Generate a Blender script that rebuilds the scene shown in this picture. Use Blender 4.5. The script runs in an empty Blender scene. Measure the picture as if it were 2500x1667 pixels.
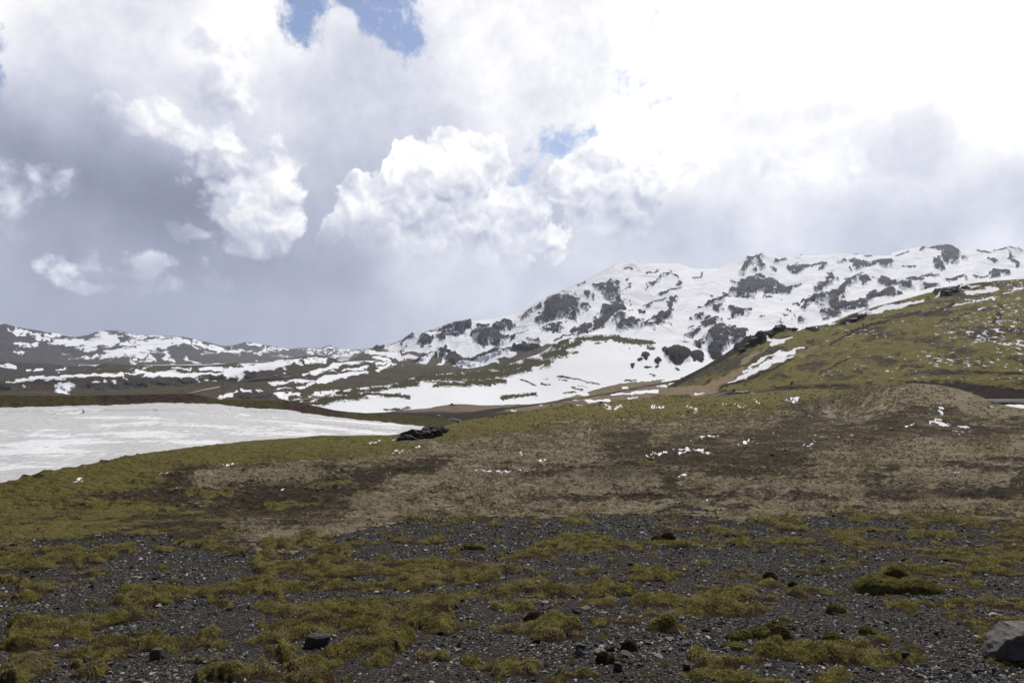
import bpy, bmesh, math, random
import numpy as np
from mathutils import Vector
rng = np.random.default_rng(7)
random.seed(7)
S = bpy.context.scene
C = S.collection

# ------------------------------------------------------------------ camera
F = 1944.0            # focal length in photo pixels (28 mm on a 36 mm wide frame, photo 2500 px wide)
H = 845.0             # photo row of the horizon
ZC = 2.6              # eye height above the near ground
cam = bpy.data.cameras.new('camera'); cam.lens = 28.0; cam.sensor_width = 36.0
cam.shift_y = 11.5 / 2500; cam.clip_start = 0.1; cam.clip_end = 60000
co = bpy.data.objects.new('camera', cam); C.objects.link(co)
co.location = (0, 0, ZC); co.rotation_euler = (math.radians(90), 0, 0)
S.camera = co

# ------------------------------------------------------------------ exposure, sun
SUN_AZ, SUN_EL = math.radians(24), math.radians(48)
SUN_STRENGTH = 4.5
S.view_settings.view_transform = 'Standard'; S.view_settings.look = 'None'
S.view_settings.exposure = 0.0; S.view_settings.gamma = 1.0
S.cycles.use_denoising = True
S.cycles.max_bounces = 5; S.cycles.diffuse_bounces = 2; S.cycles.volume_bounces = 1
S.cycles.glossy_bounces = 1; S.cycles.transmission_bounces = 1
sun = bpy.data.lights.new('sun', 'SUN'); sun.energy = SUN_STRENGTH; sun.angle = math.radians(0.7)
sun.color = (1.0, 0.94, 0.84)
so = bpy.data.objects.new('sun', sun); C.objects.link(so)
sdir = Vector((math.sin(SUN_AZ) * math.cos(SUN_EL), math.cos(SUN_AZ) * math.cos(SUN_EL), math.sin(SUN_EL)))
so.rotation_euler = (-sdir).to_track_quat('-Z', 'Y').to_euler()
so.location = (40, 40, 60)

# ------------------------------------------------------------------ node expression helper
class V:
    t = None
    def __init__(s, x): s.s = x
    @staticmethod
    def m(op, *a, clamp=False):
        n = V.t.nodes.new('ShaderNodeMath'); n.operation = op; n.use_clamp = clamp
        for i, x in enumerate(a):
            if isinstance(x, V): V.t.links.new(x.s, n.inputs[i])
            else: n.inputs[i].default_value = float(x)
        return V(n.outputs[0])
    def __add__(s, o): return V.m('ADD', s, o)
    __radd__ = __add__
    def __sub__(s, o): return V.m('SUBTRACT', s, o)
    def __rsub__(s, o): return V.m('SUBTRACT', o, s)
    def __mul__(s, o): return V.m('MULTIPLY', s, o)
    __rmul__ = __mul__
    def __truediv__(s, o): return V.m('DIVIDE', s, o)
    def max(s, o): return V.m('MAXIMUM', s, o)
    def min(s, o): return V.m('MINIMUM', s, o)
    def clamp(s): return V.m('ADD', s, 0, clamp=True)
def sstep(x, a, b):
    n = V.t.nodes.new('ShaderNodeMapRange'); n.interpolation_type = 'SMOOTHSTEP'
    V.t.links.new(x.s, n.inputs[0])
    n.inputs[1].default_value = a; n.inputs[2].default_value = b
    n.inputs[3].default_value = 0; n.inputs[4].default_value = 1
    return V(n.outputs[0])
def noise(vec, scale, detail=6, rough=0.6, dist=0.0, lac=2.0, dim='3D'):
    n = V.t.nodes.new('ShaderNodeTexNoise'); n.noise_dimensions = dim; n.inputs['Scale'].default_value = scale
    n.inputs['Detail'].default_value = detail; n.inputs['Roughness'].default_value = rough
    n.inputs['Distortion'].default_value = dist; n.inputs['Lacunarity'].default_value = lac
    V.t.links.new(vec, n.inputs['Vector'])
    r = V(n.outputs['Fac'])
    return r if dim == '2D' else ((r - .5) * 2.1 + .5).clamp()
def voronoi(vec, scale, feature='F1', detail=0.0, rnd=1.0, out='Distance', dim='3D'):
    n = V.t.nodes.new('ShaderNodeTexVoronoi'); n.voronoi_dimensions = dim; n.feature = feature
    n.inputs['Scale'].default_value = scale; n.inputs['Detail'].default_value = detail
    n.inputs['Randomness'].default_value = rnd
    V.t.links.new(vec, n.inputs['Vector'])
    return V(n.outputs[out])
def vscale(vec, sx, sy, sz, loc=(0, 0, 0)):
    n = V.t.nodes.new('ShaderNodeMapping'); n.inputs['Scale'].default_value = (sx, sy, sz)
    n.inputs['Location'].default_value = loc
    V.t.links.new(vec, n.inputs['Vector'])
    return n.outputs[0]
def mixc(f, a, b):
    n = V.t.nodes.new('ShaderNodeMix'); n.data_type = 'RGBA'
    if isinstance(f, V): V.t.links.new(f.s, n.inputs[0])
    else: n.inputs[0].default_value = f
    for i, x in ((6, a), (7, b)):
        if isinstance(x, tuple): n.inputs[i].default_value = (*x, 1)
        else: V.t.links.new(x, n.inputs[i])
    return n.outputs[2]
def ramp(f, stops):
    n = V.t.nodes.new('ShaderNodeValToRGB'); e = n.color_ramp.elements
    while len(e) < len(stops): e.new(0.5)
    for q, (p, c) in zip(e, stops): q.position = p; q.color = (*c, 1)
    V.t.links.new(f.s, n.inputs[0])
    return n.outputs[0]

# ------------------------------------------------------------------ sky
def make_world():
    w = bpy.data.worlds.new('World'); S.world = w; w.use_nodes = True
    t = V.t = w.node_tree; t.nodes.clear()
    out = t.nodes.new('ShaderNodeOutputWorld'); bg = t.nodes.new('ShaderNodeBackground')
    t.links.new(bg.outputs[0], out.inputs[0])
    tc = t.nodes.new('ShaderNodeTexCoord'); G = tc.outputs['Generated']
    sp = t.nodes.new('ShaderNodeSeparateXYZ'); t.links.new(G, sp.inputs[0])
    X, Y, Z = (V(o) for o in sp.outputs)
    az = V.m('ARCTAN2', X, Y); el = V.m('ARCSINE', Z)
    # cloud noise lives on the sky's azimuth and elevation
    cx = t.nodes.new('ShaderNodeCombineXYZ'); t.links.new(az.s, cx.inputs[0]); t.links.new(el.s, cx.inputs[1]); G2 = cx.outputs[0]
    def nz(sc, det, rough, loc=(0, 0, 0)):
        return noise(vscale(G2, 1, 1.15, 1, loc) if loc != (0, 0, 0) else G2, sc, det, rough, dim='2D')
    w1 = nz(5, 7, .6, (4, 9, 0)) - 0.5
    w2 = nz(5, 7, .6, (14, 2, 0)) - 0.5
    a0 = az * F; e0 = el * F
    a = a0 + w1 * 150; e = e0 + w2 * 150
    nf = nz(8, 8, .62)                            # fine fbm
    nb = nz(2.6, 3, .5, (9, 2, 0))
    nh = nz(42, 5, .66)
    nfo = nz(8, 8, .62, (.006, .010, 0))
    wv = t.nodes.new('ShaderNodeTexNoise'); wv.noise_dimensions = '2D'; wv.inputs['Scale'].default_value = 22; wv.inputs['Detail'].default_value = 4
    t.links.new(G2, wv.inputs['Vector'])
    vm = t.nodes.new('ShaderNodeVectorMath'); vm.operation = 'MULTIPLY_ADD'
    t.links.new(wv.outputs['Color'], vm.inputs[0]); vm.inputs[1].default_value = (.045,) * 3
    t.links.new(G2, vm.inputs[2])
    def vor(v):                                   # billows: rounded cells of several sizes
        return voronoi(v, 20, 'SMOOTH_F1', 2.0, dim='2D')
    bil = vor(vm.outputs[0])
    off = t.nodes.new('ShaderNodeVectorMath'); off.operation = 'ADD'
    t.links.new(vm.outputs[0], off.inputs[0]); off.inputs[1].default_value = (0.004, 0.008, 0.0)
    bil2 = vor(off.outputs[0])
    relief = (bil2 - bil)                         # >0 where a billow faces the sun
    relief2 = nf - nfo
    def ae(px, py):
        A = math.atan2(px - 1250, F); E = math.atan2(H - py, math.hypot(F, px - 1250))
        return A * F, E * F
    def ell(px, py, rx, ry, rot=0.0, aa=None, ee=None):      # 1 - r^2
        A, E = ae(px, py); aa = aa or a; ee = ee or e
        k = math.cos(math.atan2(px - 1250, F)); rx *= k * k; ry *= k
        dx = aa - A; dy = ee - E
        if rot:
            c_, s_ = math.cos(math.radians(rot)), math.sin(math.radians(rot))
            dx, dy = dx * c_ + dy * s_, dy * c_ - dx * s_
        dx = dx * (1 / rx); dy = dy * (1 / ry)
        return 1.0 - (dx * dx + dy * dy)
    def union(lst, **k):
        r = None
        for q in lst:
            f = ell(*q, **k); r = f if r is None else r.max(f)
        return r
    # broad brightness of the cloud deck at places of the sky (photo px, value)
    ctl = [(60, 30, 1.02, 190), (330, 130, .78, 150), (90, 300, .45, 120), (120, 450, .29, 130), (330, 570, .22, 120), (60, 560, .58, 100), (230, 420, .30, 100), (200, 240, .48, 90),
           (80, 700, .36, 110), (300, 790, .30, 180), (560, 680, .33, 110), (300, 660, .44, 80), (620, 60, .97, 140), (800, 250, .76, 140), (850, 420, .50, 120),
           (740, 600, .40, 90), (850, 700, .25, 70), (800, 800, .38, 130), (1060, 790, .54, 130), (1120, 660, .70, 110), (1150, 150, .92, 170),
           (1330, 680, .66, 110), (1500, 560, .62, 130), (1750, 540, .58, 150), (2050, 530, .53, 150), (2350, 510, .50, 140), (1900, 620, .84, 60),
           (2430, 590, .98, 60), (1550, 250, 1.1, 150), (1800, 120, 1.4, 250), (2200, 120, 1.4, 250), (2480, 230, 1.2, 100), (2080, 290, .93, 100), (1760, 330, .99, 90), (2330, 310, .93, 80), (2280, 380, .64, 110),
           (1950, 400, .86, 110), (1700, 400, .92, 110), (1350, 40, 1.05, 150)]
    num = 0.45 * 0.02; den = 0.02; num = None
    for px, py, val, rad in ctl:
        A, E = ae(px, py)
        dx = (a - A) * (1 / (rad * 1.15)); dy = (e - E) * (1 / (rad * .95))
        g = V.m('EXPONENT', (dx * dx + dy * dy) * -1.0)
        num = g * val if num is None else num + g * val
        den = g + den
    L = (num + 0.17 * 0.02) / den  # unseen sky outside the view dimmed to cut ambient light and deepen contrast
    # brighter round the sun
    sdot = t.nodes.new('ShaderNodeVectorMath'); sdot.operation = 'DOT_PRODUCT'
    t.links.new(G, sdot.inputs[0]); sdot.inputs[1].default_value = tuple(sdir)
    sd = V(sdot.outputs['Value'])
    L = L * ((nf - 0.5) * 0.85 + (nb - 0.5) * 0.5 + (nh - .5) * .10 + 1.0)
    L = L + V.m('POWER', sd.max(0.0), 40.0) * 2.0
    def cumulus(L, shapes, amp, soft, top, bot, gdir, gc, gr, fade=None, fadev=None, rel=1.0, keep=1.0):
        f = union(shapes) + (0.42 - bil) * amp * 1.5 + (nf - 0.5) * amp * 2.2 + (nh - .5) * amp * 1.7
        al = sstep(f, 0.0, soft * 1.7)
        A, E = ae(*gc)
        s_ = ((a0 - A) * gdir[0] + (e0 - E) * gdir[1]) * (1 / gr)
        if fade: al = al * sstep(s_, fade[0], fade[1])
        sh = sstep(s_ + (nf - 0.5) * 1.2, -1.0, 1.0)
        col = sh * (top - bot) + bot
        col = col + relief * (.55 * rel) + relief2 * (.8 * rel) + (nh - .5) * (.10 * rel)
        col = col * (1.0 + (1.0 - sstep(f, 0.0, 0.45)) * 0.13)
        al = al * keep
        return L * (1.0 - al) + col * al
    # upper left mass with its lit right edge
    L = cumulus(L, [(560, 210, 70, 110), (480, 200, 110, 130), (590, 240, 50, 60)], 0.5, 0.25, 1.05, .70, (.8, .2), (540, 210), 90, fade=(-1.2, .3))
    # the big crescent
    L = cumulus(L, [(290, 270, 45, 40), (400, 300, 90, 50), (500, 350, 90, 60, -30), (540, 350, 110, 70, -20), (520, 420, 90, 70), (610, 430, 115, 120, -30), (675, 530, 75, 115), (570, 480, 130, 120, -30), (600, 520, 130, 110),
                    (610, 590, 130, 50), (480, 570, 80, 30)], 0.50, 0.30, 1.06, .60, (.62, .55), (560, 450), 140, fade=(-1.5, .1), rel=1.3)
    # soft clouds low on the left
    L = cumulus(L, [(70, 440, 210, 110), (40, 550, 180, 70)], 0.9, 0.8, .95, .60, (-.3, .8), (90, 480), 90, rel=.6, keep=.9)
    L = cumulus(L, [(175, 690, 85, 38), (120, 670, 50, 18), (230, 705, 70, 22)], 1.0, 0.7, .92, .55, (0, 1), (180, 695), 35, rel=.8, keep=.9)
    L = cumulus(L, [(340, 650, 170, 34, 8), (470, 690, 160, 34, -5), (300, 700, 120, 24)], 1.1, 0.8, .74, .48, (0, 1), (400, 660), 50, rel=.6, keep=.75)
    # middle cumulus
    L = cumulus(L, [(860, 490, 70, 75), (1010, 420, 90, 90), (1110, 380, 110, 75), (1200, 400, 60, 80), (1110, 470, 150, 90), (980, 500, 130, 80), (1020, 540, 170, 90), (1230, 540, 180, 110),
                    (820, 560, 40, 60)], 0.5, 0.14, 1.04, .70, (.15, .9), (1080, 480), 130, fade=(-1.35, -.3), rel=1.3)
    # long bank on the right
    L = cumulus(L, [(1300, 480, 110, 60, 20), (1420, 420, 100, 70, 20), (1510, 380, 110, 80), (1640, 330, 150, 130), (1480, 510, 180, 100)],
                0.5, 0.14, 1.12, .76, (.1, .9), (1480, 430), 130, fade=(-1.3, -.2), rel=1.2)
    L = cumulus(L, [(2000, 400, 170, 60, 3), (1880, 410, 80, 60)], 0.8, 0.7, 1.06, .72, (0, 1), (2000, 420), 70, rel=.8)
    # darker folds
    dk = sstep(union([(2000, 265, 170, 55), (2230, 320, 150, 90, 20), (1880, 300, 120, 40)]) + (nf - .5) * 6 + (nh - .5) * 1.5, -.2, 1.8)
    L = L * (1.0 - dk * 0.26)
    # openings of blue
    hole = union([(765, 35, 60, 55), (850, 15, 90, 40), (910, 50, 70, 55), (965, 100, 75, 50, -45), (1280, 425, 40, 28, 20), (1370, 350, 95, 50, 35), (-50, 190, 60, 130)])
    hole = hole * .8 + (nf - .5) * 5.0 + (nh - .5) * 3.0 + (bil - .42) * 0.8 + .1
    hole = hole - sstep(ell(850, 105, 36, 62) + (nf - .5) * 2.0 + (nh - .5), -.4, .8) * 1.6
    h1 = sstep(hole, -0.45, 0.95)
    h2 = sstep(union([(1545, 175, 120, 70), (1590, 65, 60, 35)]) + (nf - .5) * 6.0 + (nh - .5) * 3.0 - .2, 0.0, 1.6) * 0.75
    cu2 = union([(1300, 490, 110, 55, 20), (1420, 430, 95, 65, 20), (1500, 370, 85, 70), (1200, 400, 60, 75)]) + (0.42 - bil) * .5 + (nf - .5) * .45
    h1 = h1 * (1.0 - sstep(cu2, -.02, 0.10))
    hh = h1.max(h2)
    sky = t.nodes.new('ShaderNodeTexSky'); sky.sky_type = 'NISHITA'; sky.sun_disc = False
    sky.sun_elevation = SUN_EL; sky.sun_rotation = SUN_AZ; sky.altitude = 400
    blue = t.nodes.new('ShaderNodeVectorMath'); blue.operation = 'MULTIPLY'
    t.links.new(sky.outputs[0], blue.inputs[0]); blue.inputs[1].default_value = (0.088, 0.087, 0.097)
    tint = ramp((L * 0.5).clamp(), [(0.0, (.72, .82, 1.25)), (.13, (.80, .88, 1.28)), (.24, (.87, .925, 1.20)), (.36, (.94, .97, 1.10)), (.5, (1, 1, 1.01))])
    cl = t.nodes.new('ShaderNodeVectorMath'); cl.operation = 'SCALE'
    t.links.new(tint, cl.inputs[0]); t.links.new(L.max(0.02).s, cl.inputs['Scale'])
    fin = mixc(hh, cl.outputs[0], blue.outputs[0])
    # under the horizon: ground grey
    fin = mixc(sstep(Z, -0.06, -0.005), (.25, .25, .26), fin)
    t.links.new(fin, bg.inputs[0]); bg.inputs[1].default_value = 1.0
    w.cycles.sampling_method = 'MANUAL'; w.cycles.sample_map_resolution = 512
make_world()

# ------------------------------------------------------------------ numpy noise
PERM = rng.permutation(4096).astype(np.int64)
def _g(ix, iy, seed):
    return PERM[(PERM[(ix + seed * 131) & 4095] + iy) & 4095]
def perlin(x, y, seed=0):
    xi = np.floor(x).astype(np.int64); yi = np.floor(y).astype(np.int64)
    xf = x - xi; yf = y - yi
    u = xf * xf * xf * (xf * (xf * 6 - 15) + 10); v = yf * yf * yf * (yf * (yf * 6 - 15) + 10)
    r = 0
    for dx in (0, 1):
        for dy in (0, 1):
            h = _g(xi + dx, yi + dy, seed) * (2 * np.pi / 4096)
            d = np.cos(h) * (xf - dx) + np.sin(h) * (yf - dy)
            r = r + d * (u if dx else 1 - u) * (v if dy else 1 - v)
    return r * 1.5
def fbm(x, y, o=5, seed=0, gain=.5, lac=2.03):
    r = 0; a_ = 1; n = 0
    for i in range(o):
        r = r + a_ * perlin(x, y, seed + i); n += a_; x = x * lac + 11.3; y = y * lac + 5.7; a_ *= gain
    return r / n
def ridged(x, y, o=5, seed=0, gain=.5):
    r = 0; a_ = 1; n = 0
    for i in range(o):
        r = r + a_ * (1 - 2 * np.abs(perlin(x, y, seed + i))); n += a_; x = x * 2.07 + 3.3; y = y * 2.07 + 9.1; a_ *= gain
    return r / n
def ss(x, a_, b_):
    t_ = np.clip((x - a_) / (b_ - a_), 0, 1); return t_ * t_ * (3 - 2 * t_)
def cv(pts, x):
    p = np.array(pts, float); return np.interp(x, p[:, 0], p[:, 1])

_wc = {}
def warped(PX, PY, k=1.0):
    """ragged outlines: shift the lookup by a turbulence of a few pixels"""
    key = (PX.shape, float(PX[0, 0]), float(PX[-1, -1]), float(PY[0, 0]), float(PY[-1, -1]), k)
    if key not in _wc:
        dx = 13 * fbm(PX / 30, PY / 15, 5, 301, .6) * k; dy = 6.5 * fbm(PX / 26, PY / 12, 5, 311, .62) * k
        _wc.clear(); _wc[key] = (PX + dx, PY + dy)
    return _wc[key]
def strokes(PX, PY, lst, org=(0, 0), sc=1.0, floor=-1.0, warp=0.0):
    """soft field of capsules: 1 on the axis, 0 on the rim, falling to floor; list of x1,y1,x2,y2,w (or x,y,rx,ry) in a zoomed view"""
    f = np.full(PX.shape, floor, np.float32)
    if warp: PX, PY = warped(PX, PY, warp)
    for q in lst:
        x1, y1, x2, y2, w = q
        x1, x2 = org[0] + x1 / sc, org[0] + x2 / sc; y1, y2 = org[1] + y1 / sc, org[1] + y2 / sc; w = w / sc
        m = (PX > min(x1, x2) - 2.2 * w) & (PX < max(x1, x2) + 2.2 * w) & (PY > min(y1, y2) - 2.2 * w) & (PY < max(y1, y2) + 2.2 * w)
        if not m.any(): continue
        x = PX[m]; y = PY[m]
        vx, vy = x2 - x1, y2 - y1; L2 = vx * vx + vy * vy + 1e-6
        tt = np.clip(((x - x1) * vx + (y - y1) * vy) / L2, 0, 1)
        d = np.hypot(x - x1 - tt * vx, y - y1 - tt * vy)
        f[m] = np.maximum(f[m], 1 - d / w)
    return f
def blobs(PX, PY, lst, org=(0, 0), sc=1.0, warp=1.0):
    """crags: returns paint field and lift (in px) for ellipses x,y,rx,ry,angle; steep on the lower side, blending out above"""
    if warp: PX, PY = warped(PX, PY, warp)
    f = np.full(PX.shape, -1.0, np.float32); lift = np.zeros(PX.shape, np.float32)
    for q in lst:
        x0, y0, rx, ry = q[0] / sc + org[0], q[1] / sc + org[1], q[2] / sc, q[3] / sc
        an = math.radians(q[4] if len(q) > 4 else 0)
        R = 2 * max(rx, ry)
        m = (np.abs(PX - x0) < R) & (np.abs(PY - y0) < R)
        if not m.any(): continue
        dx = PX[m] - x0; dy = PY[m] - y0
        u = (dx * math.cos(an) + dy * math.sin(an)) / rx; v = (-dx * math.sin(an) + dy * math.cos(an)) / ry
        r = np.sqrt(u * u + v * v)
        f[m] = np.maximum(f[m], 1 - r)
        prof = ss(1.15 - r, 0, .35) * ss(v, -1.1, .6) * (1 - ss(v, .62, .98))
        lift[m] = np.maximum(lift[m], prof * min(ry, rx) * 0.75)
    return f, lift

# ------------------------------------------------------------------ mesh helpers
def np_mesh(name, verts, faces, mat, attrs=None, smooth=True, nper=4):
    me = bpy.data.meshes.new(name)
    nv, nf_ = len(verts), len(faces)
    me.vertices.add(nv); me.vertices.foreach_set('co', np.ascontiguousarray(verts, np.float32).ravel())
    me.loops.add(nf_ * nper); me.loops.foreach_set('vertex_index', np.ascontiguousarray(faces, np.int32).ravel())
    me.polygons.add(nf_); me.polygons.foreach_set('loop_start', np.arange(0, nf_ * nper, nper, dtype=np.int32))
    me.polygons.foreach_set('use_smooth', np.full(nf_, smooth, bool))
    if attrs:
        for k, v in attrs.items():
            at = me.attributes.new(k, 'FLOAT_COLOR', 'POINT'); at.data.foreach_set('color', np.ascontiguousarray(v, np.float32).ravel())
    me.update(calc_edges=True); me.validate(); me.materials.append(mat)
    return me
def link(name, me, parent=None, loc=None, rot=None, scale=None):
    o = bpy.data.objects.new(name, me); C.objects.link(o)
    if parent: o.parent = parent
    if loc is not None: o.location = loc
    if rot is not None: o.rotation_euler = rot
    if scale is not None: o.scale = scale
    return o
def tag(o, label=None, cat=None, group=None, kind=None):
    if label: o['label'] = label
    if cat: o['category'] = cat
    if group: o['group'] = group
    if kind: o['kind'] = kind
    return o
def grid_faces(nr, nc):
    i = np.arange(nr * nc).reshape(nr, nc)
    return np.stack([i[:-1, :-1], i[:-1, 1:], i[1:, 1:], i[1:, :-1]], -1).reshape(-1, 4)
def smooth1(A, n, axis=0):
    for _ in range(n):
        B = np.roll(A, 1, axis); D_ = np.roll(A, -1, axis)
        if axis == 0: B[0] = A[0]; D_[-1] = A[-1]
        else: B[:, 0] = A[:, 0]; D_[:, -1] = A[:, -1]
        A = (A + B + D_) / 3
    return A
def unproj(PX, PY, D):
    return (PX - 1250) / F * D, D, ZC - (PY - H) / F * D

class Layer:
    """terrain sheet laid through contour lines (photo row, distance) seen from the camera; it continues over its ridge and down the far side"""
    def __init__(s, name, xs, contours, nrows, sm=8, back=(14, .25, .12), shape=None, warp=0):
        xs = np.asarray(xs, float); K = len(contours)
        ycs = [cv(c[0], xs) if isinstance(c[0], list) else np.full(xs.shape, float(c[0])) for c in contours]
        ridge = ycs[-1]
        for k in range(K - 1): ycs[k] = np.maximum(ycs[k], ridge + 3 * (K - 1 - k))
        ycs = np.array(ycs)
        dcs = np.array([cv(c[1], xs) if isinstance(c[1], list) else np.full(xs.shape, float(c[1])) for c in contours])
        for k in range(K):      # no kinks sideways
            fine = np.arange(xs[0], xs[-1] + 1, 4.0); dv = np.interp(fine, xs, np.log(dcs[k])); w_ = np.hanning(75); w_ /= w_.sum()
            dv = np.convolve(np.pad(dv, 37, mode='edge'), w_, 'valid'); dcs[k] = np.exp(np.interp(xs, fine, dv))
        def sx(v, n):
            fine = np.arange(xs[0], xs[-1] + 1, 4.0); w_ = np.hanning(n); w_ /= w_.sum()
            return np.interp(xs, fine, np.convolve(np.pad(np.interp(fine, xs, v), n // 2, mode='edge'), w_, 'valid'))
        for k in range(K - 1): ycs[k] = sx(ycs[k], 25)
        rs = sx(ridge, 61)
        tt = np.linspace(0, K - 1, nrows); i = np.minimum(tt.astype(int), K - 2); f = (tt - i)[:, None]
        PY = ycs[i] * (1 - f) + ycs[i + 1] * f
        lastseg = (i == K - 2)[:, None]
        PY = np.where(lastseg, ycs[K - 2] * (1 - f) + (rs + (ridge - rs) * f ** 4) * f, PY)
        D = np.exp(np.log(dcs[i]) * (1 - f) + np.log(dcs[i + 1]) * f)
        PYs = smooth1(PY, sm); D = smooth1(D, sm)
        PYs[-1] = ridge; PYs[0] = PY[0]
        PX = np.broadcast_to(xs, PY.shape).copy()
        s.name, s.PX, s.PY, s.D = name, PX, PYs, D
        s.X, s.Y, s.Z = unproj(PX, PYs, D)
        s.nr, s.nc, s.back = nrows, len(xs), back
    def lift(s, px):            # raise by an amount given in photo px at that distance
        s.Z = s.Z + px / F * s.D
    def build(s, mat, cov, cov2=None):
        nb, far, drop = s.back
        X, Y, Z = [s.X], [s.Y], [s.Z]
        dr = s.D[-1]
        for k in range(1, nb + 1):
            q = k / nb
            D = dr * (1 + far * q)
            X.append(s.X[-1:] * (1 + far * q)); Y.append(s.Y[-1:] * (1 + far * q))
            zz = s.Z[-1] + np.minimum(s.Z[-1] - ZC, 0) * far * q - dr * drop * q * (0.5 + .5 * q) + dr * .004 * fbm(X[-1][0] / (dr * .03), Y[-1][0] / (dr * .03), 3, 5) * q
            Z.append(np.maximum(zz, -104)[None] if s.back[2] > 0 else zz[None])
        P = np.stack([np.concatenate(q, 0) for q in (X, Y, Z)], -1)
        def ext(c): return np.concatenate([c] + [c[-1:]] * nb, 0)
        at = {'cov': ext(cov).reshape(-1, 4)}
        if cov2 is not None: at['cov2'] = ext(cov2).reshape(-1, 4)
        me = np_mesh(s.name, P.reshape(-1, 3), grid_faces(P.shape[0], P.shape[1]), mat, at)
        o = link(s.name, me); tag(o, kind='structure'); s.P = P
        return o
def rgba(*ch):
    sh = ch[0].shape
    return np.stack([np.broadcast_to(c, sh) for c in ch] + [np.ones(sh)] * (4 - len(ch)), -1)

# ------------------------------------------------------------------ materials
def new_mat(name):
    m = bpy.data.materials.new(name); m.use_nodes = True
    t = V.t = m.node_tree; t.nodes.clear()
    out = t.nodes.new('ShaderNodeOutputMaterial'); b = t.nodes.new('ShaderNodeBsdfPrincipled')
    t.links.new(b.outputs[0], out.inputs[0])
    b.inputs['Roughness'].default_value = 0.9; b.inputs['Specular IOR Level'].default_value = 0.04
    tc = t.nodes.new('ShaderNodeTexCoord')
    return m, t, b, tc.outputs['Object']
def attr(name):
    n = V.t.nodes.new('ShaderNodeAttribute'); n.attribute_name = name
    sp = V.t.nodes.new('ShaderNodeSeparateColor'); V.t.links.new(n.outputs['Color'], sp.inputs[0])
    return [V(o) for o in sp.outputs]
def bump(b, hgt, strength, dist):
    n = V.t.nodes.new('ShaderNodeBump'); n.inputs['Strength'].default_value = strength; n.inputs['Distance'].default_value = dist
    V.t.links.new(hgt.s, n.inputs['Height']); V.t.links.new(n.outputs[0], b.inputs['Normal'])
def setc(b, c): V.t.links.new(c, b.inputs['Base Color'])

SNOW = (.72, .74, .785)
def mat_mountain(name, sc, rock=((.018, .019, .023), (.062, .061, .065)), soil=((.055, .045, .032), (.14, .11, .075)), moss=((.035, .036, .014), (.085, .08, .03)), spk=1.0, stretch=1.0):
    """cov: R snow field (0 = edge), G soil against rock, B moss; sc = size of the smallest visible detail in metres"""
    m, t, b, P = new_mat(name)
    sn, so_, mo = attr('cov')
    Q = vscale(P, stretch, 1, 1.6)
    n1 = noise(Q, 1 / (sc * 14), 5, .62); n2 = noise(Q, 1 / (sc * 3), 4, .7); n4 = noise(Q, 1 / (sc * 45), 4, .6); n3 = noise(vscale(P, 1, 1, 1, (77, 3, 9)), 1 / (sc * 30), 4, .6)
    rk = ramp((n2 * .6 + n1 * .4).clamp(), [(.2, rock[0]), (.8, rock[1])])
    sl = ramp((n1 * .5 + n2 * .5).clamp(), [(.15, soil[0]), (.8, soil[1])])
    ms = ramp((n1 * .4 + n2 * .6).clamp(), [(.15, moss[0]), (.8, moss[1])])
    base = mixc(sstep(so_ + (n1 - .5) * .7, .35, .65), rk, sl)
    base = mixc(sstep(mo + (n1 - .5) * .6, .35, .65), base, ms)
    s_ = sn + (n1 - .5) * (.75 * spk) + (n2 - .5) * (.95 * spk) + (n4 - .5) * (.5 * spk)
    snm = sstep(s_, -.04, .10)
    sc_ = mixc(n3, SNOW, (.72, .745, .79))
    setc(b, mixc(snm, base, sc_))
    bump(b, (n1 * 1.2 + n2 * .7) * (1.0 - snm * .86) + snm * .20, 1.0, sc * 2.2)
    return m

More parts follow.
